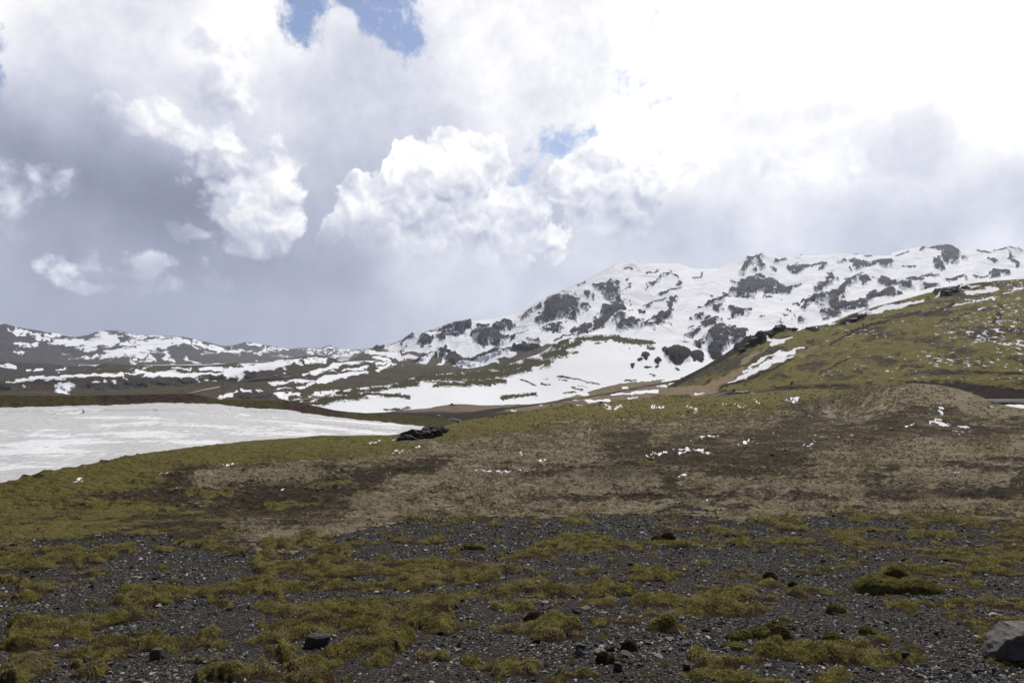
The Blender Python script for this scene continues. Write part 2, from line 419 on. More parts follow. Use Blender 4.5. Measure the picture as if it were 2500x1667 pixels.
def mat_heath(name, fine, moss=((.032, .030, .011), (.235, .205, .068)), dry=((.080, .065, .042), (.42, .36, .255)), soil=((.015, .012, .009), (.105, .084, .056))):
    """cov: R moss, G dry grass, B snow; cov2: R gravel, G dark earth and painted shade, B pale sand"""
    m, t, b, P = new_mat(name)
    mo, dr, sn = attr('cov'); gr, dk, sa = attr('cov2')
    n0 = noise(P, .14 / fine, 5, .6); n1 = noise(vscale(P, .8, 1, 1.2), .9 / fine, 5, .65); n2 = noise(P, 5 / fine, 5, .7)
    n3 = noise(vscale(P, 1, 1, 1, (31, 7, 2)), 22 / fine, 3, .7)
    k = (n1 * .35 + n2 * .45 + n3 * .30 - .05).clamp()
    cs = ramp((n2 * .5 + n3 * .4 + n1 * .2 - .05).clamp(), [(.2, soil[0]), (.85, soil[1])])
    cm = ramp(k, [(.12, moss[0]), (.45, tuple(.5 * (x + y) for x, y in zip(*moss))), (.85, moss[1])])
    cd = ramp(k, [(.15, dry[0]), (.8, dry[1])])
    c = mixc(sstep(dr + (n1 - .5) * .55 + (n2 - .5) * .5, .30, .72), cs, cd)
    c = mixc(sstep(mo + (n1 - .5) * .5 + (n2 - .5) * .45, .36, .62), c, cm)
    c = mixc(sstep(dk + (n1 - .5) * .4 + (n2 - .5) * .4, .36, .72), c, ramp(n2, [(.3, (.014, .011, .010)), (.8, (.058, .040, .032))]))
    c = mixc(sstep(sa + (n1 - .5) * .4, .35, .7), c, ramp(k, [(.1, (.17, .12, .075)), (.8, (.36, .28, .18))]))
    # black scoria with pale chips
    v = V.t.nodes.new('ShaderNodeTexVoronoi'); v.inputs['Scale'].default_value = 42; V.t.links.new(P, v.inputs['Vector'])
    sp = V.t.nodes.new('ShaderNodeSeparateColor'); V.t.links.new(v.outputs['Color'], sp.inputs[0])
    v2 = V.t.nodes.new('ShaderNodeTexVoronoi'); v2.inputs['Scale'].default_value = 110; V.t.links.new(P, v2.inputs['Vector'])
    sp2 = V.t.nodes.new('ShaderNodeSeparateColor'); V.t.links.new(v2.outputs['Color'], sp2.inputs[0])
    gcol = ramp((V(sp.outputs[0]) * .5 + V(sp2.outputs[0]) * .5).clamp(), [(.0, (.016, .015, .014)), (.5, (.050, .046, .042)), (.74, (.098, .090, .083)), (.86, (.22, .205, .19)), (1.0, (.36, .34, .31))])
    gcol = mixc((n0 * 2.0 - .6).clamp() * .35, gcol, (.050, .040, .034))
    gm = sstep(gr + (n1 - .5) * .4, .4, .6)
    c = mixc(gm, c, gcol)
    snm = sstep(sn + (n1 - .5) * .55 + (n2 - .5) * .45, -.02, .10)
    c = mixc(snm, c, SNOW)
    setc(b, c)
    hgt = (n1 * 1.2 + n2 * .7 + n3 * .25) * (1.0 - gm) * (1.0 - snm * .8) + (V(v.outputs['Distance']) * -.25 - V(v2.outputs['Distance']) * .1) * gm
    bump(b, hgt, 1.0, .22 * fine)
    return m

# ------------------------------------------------------------------ far terrain
R1, R2, R3, R4, R0 = ((0, 740), 3.36), ((600, 760), 3.92), ((1100, 600), 3.36), ((1700, 580), 2.94), ((0, 0), 1.0)
def st(PX, PY, groups, warp=1.0):
    f = None
    for (org, sc), lst in groups:
        g = strokes(PX, PY, lst, org, sc, warp=warp); f = g if f is None else np.maximum(f, g)
    return f

# the plain under everything, out to the horizon
def make_plain():
    xs = np.linspace(-10500, 10500, 221); ys = np.linspace(-3000, 15500, 195)
    X, Y = np.meshgrid(xs, ys)
    Z = -92 + 3 * fbm(X / 900, Y / 900, 3, 3)
    m, t, b, P = new_mat('plain_heath')
    n1 = noise(vscale(P, .5, 1, 1), 1 / 260, 6, .6); n2 = noise(P, 1 / 40, 4, .7)
    c = mixc(n2, (.045, .038, .028), (.11, .09, .06))
    c = mixc(sstep(n1 + (n2 - .5) * .2, .50, .56), c, SNOW)
    setc(b, c)
    o = link('plain', np_mesh('plain', np.stack([X, Y, Z], -1).reshape(-1, 3), grid_faces(195, 221), m)); tag(o, kind='structure')
make_plain()

def slope_of(L):
    """steepness facing the eye: rise per metre run along the rows' direction"""
    dz = np.gradient(L.Z, axis=0); dy = np.gradient(L.Y, axis=0); dy = np.where(np.abs(dy) < .01, .01, dy)
    return dz / dy

# far hills on the left
sil = [(-1500, 800), (-900, 770), (-400, 805), (-120, 812), (0, 793), (12, 790), (30, 795), (60, 802), (89, 806), (130, 813), (185, 822), (215, 818), (232, 811), (247, 806), (298, 808), (321, 817), (380, 819),
       (446, 822), (470, 827), (491, 831), (542, 844), (565, 844), (595, 836), (605, 835), (631, 839), (655, 843), (702, 852), (740, 849), (765, 850), (784, 850), (795, 845), (804, 842), (815, 846), (827, 852),
       (904, 852), (960, 855), (1100, 860), (1300, 870)]
L6 = Layer('far_hills', np.concatenate([np.linspace(-1500, -60, 200), np.linspace(-58, 1000, 620), np.linspace(1005, 1300, 30)]),
           [(930, [(0, 3100), (700, 3600)]), (895, [(0, 3600), (700, 4300), (900, 5200)]), (sil, [(0, 4700), (300, 5200), (500, 5200), (600, 6600), (700, 7200), (820, 7800)])], 190, sm=6)
a6 = ss(L6.PY - cv(sil, L6.PX[0])[None], 0, 6)
L6.lift(a6 * (ridged(L6.X / 420, L6.Y / 420, 5, 40) * 4.0 + fbm(L6.X / 90, L6.Y / 90, 4, 44) * 1.6))
sn6 = st(L6.PX, L6.PY, [(R1, [(830, 262, 930, 300, 34), (760, 320, 960, 300, 30), (430, 325, 900, 330, 24), (560, 350, 800, 340, 24), (870, 440, 1350, 350, 34), (1000, 340, 1530, 320, 22), (1020, 262, 1480, 288, 12), (1540, 335, 1640, 385, 9),
    (1580, 315, 1800, 395, 15), (1800, 385, 2060, 405, 9), (1060, 302, 1200, 295, 8), (700, 385, 780, 385, 17), (720, 455, 810, 430, 14), (150, 225, 370, 295, 16), (70, 225, 200, 262, 9), (280, 345, 320, 330, 16),
    (150, 335, 240, 362, 15), (110, 335, 180, 370, 6), (130, 395, 185, 420, 6), (390, 262, 500, 270, 14), (1330, 410, 1420, 480, 18), (1070, 460, 1090, 505, 16), (1120, 455, 1190, 440, 16), (1150, 490, 1230, 470, 14), (1240, 440, 1280, 475, 20),
    (1530, 460, 1560, 480, 12), (1570, 495, 1620, 500, 8), (600, 455, 720, 445, 7), (900, 470, 960, 465, 9), (1630, 340, 1700, 390, 5), (2050, 340, 2130, 345, 12), (2150, 400, 2352, 380, 8), (1940, 425, 1970, 425, 8), (2080, 480, 2100, 480, 7)]),
    (R2, [(30, 320, 110, 330, 14), (180, 345, 270, 355, 8), (290, 360, 400, 380, 10), (570, 370, 670, 380, 12), (740, 350, 810, 350, 14), (70, 405, 170, 410, 8), (330, 440, 390, 437, 8), (700, 385, 1000, 375, 7), (880, 368, 1190, 368, 5), (800, 410, 1060, 395, 7),
     (850, 435, 1040, 420, 10), (960, 410, 1100, 400, 5), (580, 405, 760, 415, 5)])], warp=2.0)
spk = ss(fbm(L6.X / 160, L6.Y / 400, 4, 60), .22, .3) * (L6.PX > 150)
sn6 = np.maximum(np.clip(sn6 * 1.1, -1, 1) - .02, -1 + spk * .9)
soil6 = .35 + .5 * ss(L6.PY, 845, 880) + .3 * fbm(L6.X / 500, L6.Y / 500, 3, 70)
M6 = mat_mountain('far_hill_ground', 6.0, spk=1.25, soil=((.032, .028, .026), (.090, .070, .050)))  # cloud shadow over the far hills is put into this darker soil
L6.build(M6, rgba(sn6, soil6, np.zeros_like(sn6)))

# low hill on the left, the cloud shadow over it put into its dark soil
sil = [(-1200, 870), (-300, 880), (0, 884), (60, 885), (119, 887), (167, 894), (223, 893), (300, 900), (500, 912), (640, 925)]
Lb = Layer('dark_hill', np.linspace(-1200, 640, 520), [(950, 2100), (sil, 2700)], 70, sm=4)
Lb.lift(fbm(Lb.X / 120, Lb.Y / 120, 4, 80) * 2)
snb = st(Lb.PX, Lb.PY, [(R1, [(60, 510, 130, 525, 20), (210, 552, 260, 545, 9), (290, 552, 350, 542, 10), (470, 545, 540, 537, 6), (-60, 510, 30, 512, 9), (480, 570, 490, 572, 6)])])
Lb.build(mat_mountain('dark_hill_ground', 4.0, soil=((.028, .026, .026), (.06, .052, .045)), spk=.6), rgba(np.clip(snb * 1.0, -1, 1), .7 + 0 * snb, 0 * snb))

# benches and cliffs of the middle distance
sil = [(-1200, 905), (-300, 915), (0, 920), (45, 918), (89, 916), (164, 911), (208, 904), (225, 897), (238, 892), (259, 886), (283, 889), (357, 892), (506, 891), (560, 887), (580, 886), (600, 892),
       (640, 886), (677, 879), (700, 876), (735, 871), (748, 868), (779, 866), (800, 870), (817, 876), (830, 884), (900, 880), (1000, 885), (1200, 900), (1500, 930)]
clf = [(-400, 930), (0, 936), (45, 932), (89, 924), (150, 920), (300, 919), (360, 920), (450, 922), (545, 918), (600, 910), (680, 893), (760, 888), (820, 893), (900, 895), (1100, 905), (1500, 950)]
cbt = [(-400, 952), (0, 958), (200, 950), (360, 948), (545, 942), (600, 930), (700, 905), (760, 900), (820, 905), (900, 905), (1100, 920), (1500, 960)]
L5 = Layer('mid_benches', np.concatenate([np.linspace(-1200, -45, 180), np.linspace(-42, 1100, 700), np.linspace(1104, 1500, 60)]),
           [(1012, [(0, 950), (1000, 900)]), (975, [(0, 1100), (1000, 1050)]), (cbt, [(0, 1350), (600, 1500), (900, 1600)]), (clf, [(0, 1385), (600, 1560), (900, 1700)]), (sil, [(0, 1800), (259, 1800), (600, 1950), (750, 2150), (900, 2400)])], 260, sm=3)
a5 = ss(L5.PY - cv(sil, L5.PX[0])[None], 0, 5)
f5, l5 = blobs(L5.PX, L5.PY, [(60, 690, 60, 30), (560, 700, 50, 30), (840, 680, 120, 36), (1000, 690, 100, 30), (2050, 600, 60, 26), (1920, 620, 40, 20), (2120, 760, 190, 34), (1130, 660, 100, 40), (1330, 660, 90, 26), (1540, 640, 90, 22), (1800, 610, 80, 22)], *R1)
f5b, l5b = blobs(L5.PX, L5.PY, [(450, 490, 60, 25), (550, 475, 40, 30), (780, 470, 100, 30), (50, 590, 60, 30), (330, 600, 140, 18), (140, 800, 160, 32), (1200, 520, 25, 25)], *R2)
f5 = np.maximum(f5, f5b); l5 = np.maximum(l5, l5b)
L5.lift(a5 * (l5 * .8 + ridged(L5.X / 160, L5.Y / 160, 5, 90) * 3.0 + fbm(L5.X / 30, L5.Y / 30, 4, 94) * 1.3))
sn5 = st(L5.PX, L5.PY, [(R1, [(50, 655, 130, 650, 10), (130, 645, 260, 625, 15), (260, 622, 540, 606, 15), (540, 606, 760, 598, 12), (760, 598, 1010, 590, 12), (1000, 590, 1025, 635, 7), (1040, 580, 1090, 578, 6), (1110, 572, 1480, 588, 17),
    (1180, 600, 1300, 600, 14), (1400, 600, 1480, 605, 12), (1480, 590, 1600, 600, 10), (1600, 590, 1860, 590, 15), (1850, 565, 2352, 510, 24), (1870, 590, 1980, 600, 26), (2060, 540, 2352, 490, 22), (490, 700, 570, 690, 36), (500, 720, 540, 740, 16),
    (790, 652, 840, 652, 6), (860, 635, 885, 650, 7), (920, 640, 945, 655, 6), (1420, 540, 1570, 545, 8), (1650, 542, 1820, 540, 13), (1800, 775, 1940, 735, 12), (1990, 712, 2055, 735, 13), (2110, 722, 2130, 724, 6), (2190, 655, 2352, 658, 9),
    (2250, 712, 2320, 715, 5), (1170, 528, 1250, 528, 4), (195, 690, 215, 690, 9), (540, 748, 575, 745, 5), (1860, 545, 1890, 540, 14), (2270, 750, 2352, 780, 14), (1610, 620, 1640, 645, 6), (1680, 630, 1710, 634, 6), (1750, 636, 1770, 640, 5)]),
    (R2, [(0, 545, 400, 498, 34), (300, 480, 510, 490, 26), (580, 485, 755, 475, 20), (590, 455, 700, 445, 6), (655, 590, 860, 520, 26), (860, 515, 1110, 478, 16), (830, 580, 890, 575, 6), (930, 575, 1150, 542, 10), (440, 665, 700, 670, 14), (700, 668, 900, 622, 30), (900, 620, 1165, 585, 20),
     (205, 690, 320, 690, 14), (320, 685, 480, 684, 6), (575, 705, 650, 703, 9), (1255, 560, 1420, 512, 14), (1160, 472, 1460, 432, 16), (1370, 465, 1640, 442, 11), (1220, 508, 1380, 495, 13), (660, 800, 900, 782, 18), (500, 735, 570, 722, 12),
     (370, 740, 445, 740, 6), (350, 800, 510, 800, 14), (370, 840, 410, 848, 6), (490, 840, 550, 838, 6), (265, 750, 355, 755, 5), (540, 612, 600, 605, 10), (370, 605, 378, 610, 8), (0, 770, 45, 770, 16), (290, 795, 360, 825, 8), (600, 820, 625, 822, 6), (130, 780, 140, 780, 6), (445, 858, 560, 858, 4)])], warp=1.6)
soil5 = 1.0 - 1.2 * ss(f5, -.15, .25)
dry5 = ss(fbm(L5.X / 130, L5.Y / 130, 4, 100), -.1, .4)
moss5 = ss(fbm(L5.X / 220, L5.Y / 220, 4, 104), .0, .3) * .8 + .5 * (L5.PY < cv(clf, L5.PX[0])[None] - 2) * (L5.PX < 620)
spk5 = ss(fbm(L5.X / 22, L5.Y / 40, 3, 106), .3, .45) * (L5.PY < cv(clf, L5.PX[0])[None]) * (L5.PX > 230)
M5 = mat_mountain('bench_ground', 2.4, spk=.85, soil=((.030, .024, .018), (.105, .080, .052)), moss=((.030, .028, .012), (.095, .082, .032)))  # soil colour lowered as well, carrying the cloud shadow on the left
L5.build(M5, rgba(np.maximum(np.clip(sn5 * 1.1 + .05, -1, 1), -1 + 1.0 * spk5), soil5, moss5))

# ------------------------------------------------------------------ the snow mountain
sil4 = [(780, 905), (830, 885), (870, 870), (906, 854), (930, 848), (957, 838), (1000, 823), (1008, 821), (1022, 825), (1026, 814), (1034, 811), (1060, 803), (1097, 789), (1125, 783), (1145, 779), (1170, 780), (1200, 778),
        (1234, 770), (1255, 766), (1279, 756), (1300, 745), (1314, 736), (1340, 724), (1368, 712), (1395, 700), (1421, 689), (1450, 674), (1472, 662), (1490, 652), (1502, 646), (1515, 645), (1532, 646), (1561, 648), (1585, 643),
        (1606, 641), (1651, 641), (1668, 647), (1689, 655), (1720, 656), (1754, 655), (1785, 641), (1822, 632), (1860, 629), (1890, 629), (1903, 632), (1914, 635), (1930, 630), (1955, 621), (2000, 622), (2057, 622), (2081, 618), (2108, 622),
        (2160, 625), (2174, 624), (2178, 617), (2210, 608), (2244, 602), (2265, 602), (2280, 599), (2292, 597), (2310, 600), (2336, 609), (2370, 611), (2414, 614), (2460, 608), (2500, 605), (2700, 590), (3000, 600), (3600, 640), (4200, 700)]
base4 = [(780, 935), (1000, 925), (1200, 925), (1400, 880), (1700, 890), (2100, 830), (2500, 760), (3600, 800)]
mid4 = [(870, 900), (1100, 880), (1250, 850), (1400, 810), (1700, 790), (2000, 760), (2500, 700), (3600, 740)]
up4 = [(870, 885), (1100, 835), (1250, 815), (1500, 730), (1700, 712), (2000, 688), (2300, 665), (2500, 662), (3600, 690)]
xs4 = np.concatenate([np.linspace(780, 860, 30), np.linspace(861.5, 2560, 1130), np.linspace(2570, 4200, 200)])
L4 = Layer('mountain', xs4, [(base4, [(870, 2300), (1400, 1650), (2000, 1500), (2500, 1400), (4200, 1500)]), (mid4, [(870, 2600), (1400, 2250), (2000, 2200), (2500, 2100)]),
     (up4, [(870, 2900), (1400, 2900), (2000, 3100), (2500, 3200)]), (sil4, [(870, 3200), (1100, 3100), (1500, 3700), (1600, 4200), (1750, 4300), (1950, 4300), (2170, 4500), (2292, 4700), (2500, 5000)])], 420, sm=14, back=(16, .3, .10))
B3 = [(850, 520, 72, 92), (980, 530, 78, 100), (1320, 400, 58, 80), (1222, 375, 35, 40), (1180, 458, 12, 28), (1125, 440, 14, 26), (640, 560, 90, 30, -35), (715, 525, 40, 20, -50), (765, 590, 60, 26, -50), (330, 765, 135, 60), (90, 690, 70, 60, -15), (480, 650, 50, 28),
      (400, 690, 50, 36), (520, 770, 45, 32), (30, 780, 40, 20), (90, 930, 190, 34), (235, 920, 60, 40), (360, 915, 52, 34), (60, 1000, 40, 26), (180, 960, 24, 40), (150, 995, 16, 14), (455, 935, 20, 12), (620, 880, 105, 50), (1320, 530, 95, 42, -28), (1360, 560, 40, 20), (1410, 508, 24, 30), (1210, 625, 26, 14), (1280, 590, 90, 14, -30),
      (1230, 655, 130, 28, -32), (1080, 690, 110, 17, -22), (820, 715, 95, 20, -16), (1390, 640, 40, 70), (1470, 665, 95, 46), (1740, 610, 90, 50, -40), (1660, 690, 100, 28, -12), (2170, 520, 70, 40, -20), (2050, 555, 45, 9), (2120, 550, 30, 26), (2200, 580, 24, 20), (2330, 590, 40, 48), (2330, 375, 40, 48), (2130, 680, 85, 26, -25),
      (1990, 750, 75, 18, -30), (2200, 800, 95, 95), (2030, 828, 52, 34), (2170, 900, 50, 50), (2340, 790, 55, 50), (1660, 240, 50, 10, -30), (1690, 325, 100, 14, -35), (1850, 300, 20, 9), (1870, 340, 30, 12), (1450, 235, 18, 10), (1460, 308, 12, 10), (1790, 265, 40, 6, -20),
      (1760, 412, 75, 12, -20), (1850, 400, 50, 7, -20), (1640, 480, 60, 10, -15), (1740, 460, 40, 8), (1810, 500, 60, 14, -40), (1500, 540, 20, 10), (1560, 550, 18, 16), (2060, 635, 34, 12), (1985, 628, 20, 9), (1490, 470, 14, 16), (1100, 530, 30, 34, -50), (1140, 555, 20, 10), (740, 700, 14, 8), (600, 735, 60, 5, -20),
      (270, 700, 26, 14), (690, 800, 60, 12, -15), (1000, 720, 60, 10, -25), (900, 760, 90, 8, -20), (1100, 285, 50, 7, -35), (900, 400, 60, 8, -40), (1450, 380, 60, 5, -50), (2050, 265, 60, 6, -35), (2230, 420, 30, 12), (2150, 440, 20, 6), (1680, 590, 16, 8), (1820, 690, 8, 8), (1940, 690, 12, 8), (1600, 660, 60, 16, -25)]
B4 = [(425, 210, 75, 32, -8), (350, 245, 50, 22, -45), (445, 225, 30, 40), (690, 238, 38, 20), (730, 235, 26, 26), (800, 215, 95, 12), (915, 240, 28, 16), (550, 245, 26, 16), (600, 210, 50, 9, -12), (320, 370, 90, 40, -30), (400, 350, 70, 50), (500, 350, 90, 45), (530, 380, 50, 30), (620, 355, 60, 32), (660, 390, 26, 20), (700, 345, 50, 10), (460, 300, 110, 12),
      (370, 400, 34, 32), (200, 440, 50, 8, -35), (1040, 220, 38, 14), (1190, 232, 50, 28), (1130, 208, 30, 10), (1310, 235, 80, 16), (1380, 232, 16, 20), (1095, 258, 22, 8), (1540, 235, 50, 10), (1830, 150, 55, 50), (1850, 190, 30, 30), (1740, 210, 40, 34), (1940, 155, 20, 22), (2200, 140, 130, 9), (2070, 145, 50, 9), (2120, 215, 50, 10), (2260, 190, 60, 14, 30),
      (1680, 90, 70, 12, -15), (1740, 70, 40, 14), (1780, 110, 60, 14), (1470, 122, 60, 8, -12), (915, 360, 85, 26, -30), (960, 330, 50, 10), (850, 480, 90, 40, -30), (900, 500, 60, 34), (1020, 420, 140, 24, -38), (1080, 350, 110, 14, -30), (1190, 330, 50, 20, 15), (1080, 500, 150, 34), (1180, 480, 60, 24, 10), (960, 560, 85, 26), (920, 600, 44, 18), (780, 545, 16, 40, 20),
      (1370, 330, 80, 30), (1495, 378, 50, 32), (1340, 430, 90, 34, 10), (1280, 420, 40, 18), (1450, 440, 20, 12), (1540, 305, 60, 16), (1580, 320, 40, 12), (1700, 278, 60, 14), (1620, 282, 30, 8), (1850, 310, 85, 20), (2180, 278, 72, 26), (2050, 300, 60, 10), (1675, 365, 70, 28), (130, 510, 70, 26, -20), (90, 545, 24, 16), (170, 560, 34, 18),
      (305, 565, 65, 38), (370, 470, 40, 11), (380, 545, 20, 6), (960, 300, 22, 9), (30, 610, 30, 18), (270, 740, 60, 48), (330, 730, 30, 30), (100, 640, 70, 20, -15), (760, 630, 45, 18, -20), (675, 575, 14, 9), (640, 610, 20, 8), (600, 635, 20, 6), (480, 600, 16, 5), (710, 515, 22, 6), (715, 605, 10, 8), (1180, 460, 40, 10), (1240, 250, 40, 7), (60, 660, 60, 16, -20),
      (500, 445, 16, 6), (590, 440, 8, 8), (1110, 125, 30, 6), (740, 130, 40, 6, -20), (440, 160, 80, 6), (20, 300, 14, 10), (1220, 150, 30, 8)]
B2 = [(1560, 290, 55, 30), (1730, 320, 40, 50), (1690, 340, 26, 20), (1950, 190, 70, 30), (1850, 220, 40, 16), (2080, 180, 60, 56), (1760, 195, 110, 12, -12), (2270, 290, 90, 60), (1920, 275, 90, 24, -30), (1900, 395, 40, 34), (2060, 450, 130, 32), (2260, 455, 70, 46), (1860, 450, 46, 32), (2020, 540, 40, 34), (2150, 530, 30, 20), (2250, 545, 16, 12), (1700, 480, 220, 26, -14),
      (1280, 390, 70, 26, -10), (1500, 400, 60, 5, -25), (1400, 320, 200, 9, -22), (2270, 185, 34, 16), (1500, 500, 30, 30), (1530, 340, 60, 12, -30), (1350, 560, 160, 22, -14), (1450, 640, 60, 40)]
f4, l4 = blobs(L4.PX, L4.PY, B3, *R3, warp=2.0)
for B, R in ((B4, R4), (B2, R2)):
    q, w_ = blobs(L4.PX, L4.PY, B, *R, warp=2.0); f4 = np.maximum(f4, q); l4 = np.maximum(l4, w_)
X, Y = L4.X, L4.Y
a4 = ss(L4.PY - cv(sil4, L4.PX[0])[None], 0, 16)
al_, ac_ = L4.PX * .906 - L4.PY * .423, L4.PX * .423 + L4.PY * .906
wx = X + 60 * fbm(X / 170, Y / 170, 3, 110); wy = Y + 60 * fbm(X / 170, Y / 170, 3, 113)
big = ridged(wx / 620 + 3, wy / 900, 5, 120) * 17.0
gully = ridged((wx + wy * .15) / 240, wy / 1100, 4, 126) * 9.0
crag = np.clip(ridged(wx / 48, wy / 60, 5, 130) * .5 + .5, 0, 1.3)
crag2 = fbm(X / 9, Y / 12, 3, 136)
f4b = f4.copy(); f4 = f4 + .60 * fbm(al_ / 46, ac_ / 14, 5, 141, .55) * ss(f4, -.98, -.5) + .12 * fbm(X / 14, Y / 22, 3, 143)
rockm = ss(f4 + .25 * fbm(X / 25, Y / 30, 4, 140), -.25, .15)
L4.lift(a4 * (big * .6 + gully * .6 + fbm(al_ / 170, ac_ / 48, 2, 137) * 24 + fbm(al_ / 60, ac_ / 20, 2, 139) * 3.5 + l4 * (.45 + .8 * crag) + rockm * (crag * 3.0 + crag2 * 2.0) + 1.1 * fbm(X / 40, Y / 60, 4, 144)))
sl4 = slope_of(L4)
speck = fbm(X / 20, Y / 34, 4, 150)
hs = 1.4 * fbm(al_ / 160, ac_ / 60, 3, 156)
dots = ss(speck + .35 * hs + .22 * ss(f4b, -1, -.3), .46, .62) * .95
snow4 = np.clip(-f4 * 1.15 + .12, -1, 1)
rid = ss(ridged(al_ / 90 + 7, ac_ / 24, 5, 160) + .35 * speck, .60, .86)
snow4 = np.minimum(snow4, 1 - 1.05 * np.maximum(dots, rid * .9 * ss(f4b, -1.0, -.4)) * ss(L4.PY, 640, 700))
snow4 = np.minimum(snow4, 1 - 1.2 * ss(sl4, 1.0, 1.9))
snow4 = np.maximum(snow4, -1 + 1.05 * ss(fbm(X / 16, Y / 16, 3, 170) + (sl4 < .12) * .18, .2, .45) * ss(l4, 0, 2))     # snow caught on the ledges
# the toe of the mountain on the left is mostly bare with streaks of snow
toe = ss(cv([(780, 860), (1000, 868), (1150, 868), (1320, 845), (1400, 850), (1500, 930), (2600, 930)], L4.PX[0])[None] - L4.PY, -10, 14)
lowf = 1 - toe
streak = st(L4.PX, L4.PY, [(R2, [(1075, 440, 1190, 392, 12), (1330, 362, 1500, 305, 22), (1400, 402, 1560, 360, 14), (1560, 360, 1800, 280, 20), (1650, 395, 2200, 330, 26), (1800, 370, 2352, 400, 26), (1440, 655, 1500, 590, 14), (1510, 612, 1580, 565, 8), (1550, 640, 1640, 575, 9), (1640, 575, 1790, 465, 15),
    (1600, 548, 1720, 500, 7), (1755, 600, 1920, 480, 12), (1890, 595, 2010, 510, 14), (2020, 560, 2352, 520, 34), (2050, 500, 2352, 505, 20), (1480, 690, 1590, 655, 8), (1000, 738, 1200, 640, 20), (1130, 700, 1150, 720, 8), (1250, 650, 1350, 635, 20), (1235, 690, 1250, 700, 14), (1500, 540, 1520, 520, 5), (1480, 500, 1560, 490, 6), (1260, 560, 1420, 512, 13), (1160, 472, 1460, 432, 16), (1370, 465, 1640, 442, 11), (1220, 508, 1380, 495, 13), (1500, 410, 1900, 380, 8), (1860, 440, 1840, 480, 5)]),
    (R3, [(0, 870, 560, 855, 20), (0, 840, 300, 855, 8), (0, 1000, 300, 990, 20), (300, 960, 520, 940, 24), (150, 1015, 380, 1000, 14), (560, 800, 860, 780, 28), (700, 850, 900, 760, 22), (0, 810, 170, 800, 30)])])
stt = np.clip(streak * 1.15 + .08, -1, 1)
snow4 = np.where(lowf > .5, np.minimum(stt, 1), np.where(lowf > .02, snow4 * (1 - lowf) + stt * lowf, snow4))
soil4 = np.clip(ss(f4, .1, -.3) * (.35 + .8 * lowf) + .25 * fbm(X / 120, Y / 120, 3, 180), 0, 1.2)
moss4 = .55 * ss(L4.PY, 700, 800) * ss(hs, -.1, .35) * ss(f4, .2, -.2)
M4 = mat_mountain('mountain_ground', 4.2, spk=.50)
L4.build(M4, rgba(snow4, soil4, moss4))

# ------------------------------------------------------------------ snow hill, valley floor
sil3 = [(640, 1000), (700, 992), (748, 984), (779, 968), (815, 957), (855, 949), (900, 944), (944, 941), (975, 933), (1008, 922), (1050, 915), (1085, 912), (1161, 907), (1200, 902), (1219, 897), (1255, 884), (1290, 873), (1320, 862), (1345, 846), (1368, 832), (1395, 824),
        (1427, 818), (1460, 816), (1502, 816), (1560, 822), (1606, 828), (1640, 832), (1665, 834), (1690, 842), (1720, 858), (1760, 868), (1900, 880), (2300, 900)]
foot = [(640, 1012), (760, 1010), (880, 1010), (1050, 995), (1110, 986), (1219, 988), (1302, 987), (1368, 975), (1400, 966), (1472, 945), (1531, 933), (1600, 927), (1665, 921), (1800, 915), (2300, 930)]
L3 = Layer('snow_hill', np.concatenate([np.linspace(640, 1960, 1000), np.linspace(1966, 2300, 40)]),
     [(1062, 470), (1030, 620), (1004, 735), (foot, [(760, 800), (900, 790), (1100, 830), (1368, 890), (1665, 1150)]), ([(x, (cv(sil3, x) + cv(foot, x)) / 2 + 3) for x in range(640, 2300, 20)], [(760, 850), (900, 880), (1100, 950), (1368, 1080), (1502, 1150), (1665, 1300)]),
      (sil3, [(760, 900), (855, 960), (1100, 1120), (1368, 1350), (1502, 1450), (1665, 1500)])], 330, sm=6, back=(14, .16, .10))
X, Y, PX, PY = L3.X, L3.Y, L3.PX, L3.PY
moss3 = st(PX, PY, [(R3, [(0, 1075, 330, 1070, 55), (330, 1060, 640, 1010, 42), (380, 1010, 760, 960, 42), (620, 950, 800, 960, 46), (780, 900, 930, 870, 56), (900, 850, 1060, 790, 32), (860, 820, 960, 780, 40), (1040, 765, 1400, 755, 28), (1350, 765, 1650, 795, 26), (1420, 790, 1560, 800, 18), (560, 1100, 700, 1142, 9),
    (130, 1125, 440, 1110, 32), (430, 1245, 690, 1218, 22), (880, 1068, 1220, 1138, 7), (900, 1098, 960, 1106, 6), (750, 1132, 830, 1136, 6), (985, 1162, 1080, 1185, 6), (1050, 1152, 1110, 1162, 5), (930, 1208, 1030, 1200, 8), (1430, 1112, 1530, 1106, 10), (760, 1095, 790, 1098, 5), (1640, 840, 1660, 850, 24), (1640, 1055, 1670, 1065, 12), (1200, 800, 1230, 805, 8), (1000, 880, 1040, 880, 10)]),
    (R2, [(580, 885, 820, 860, 34), (700, 850, 1150, 800, 46), (900, 780, 1350, 735, 34), (1180, 790, 1560, 815, 26), (1400, 715, 1660, 690, 36), (1450, 680, 1900, 640, 26), (1640, 640, 2352, 590, 44), (1800, 700, 2352, 690, 34), (1300, 940, 1560, 930, 14)])])
bl3, ll3 = blobs(PX, PY, [(1862, 895, 102, 84), (2010, 900, 56, 46), (2060, 930, 30, 30), (1600, 905, 34, 32), (1700, 945, 30, 30), (1690, 992, 14, 10), (1503, 985, 22, 26), (1858, 1018, 12, 9), (1545, 935, 18, 12), (1468, 845, 7, 6), (1760, 850, 20, 26), (1615, 1000, 30, 5), (2180, 880, 60, 60)], *R3)
tex3 = fbm(X / 3.5, Y / 6, 4, 190); tex3b = fbm(X / 18, Y / 24, 4, 194)
plainm = ss(PY - (cv(foot, PX[0])[None] + 3 * fbm(X / 40, Y / 40, 3, 198)), -2, 3)
a3 = ss(PY - cv(sil3, PX[0])[None], 0, 4)
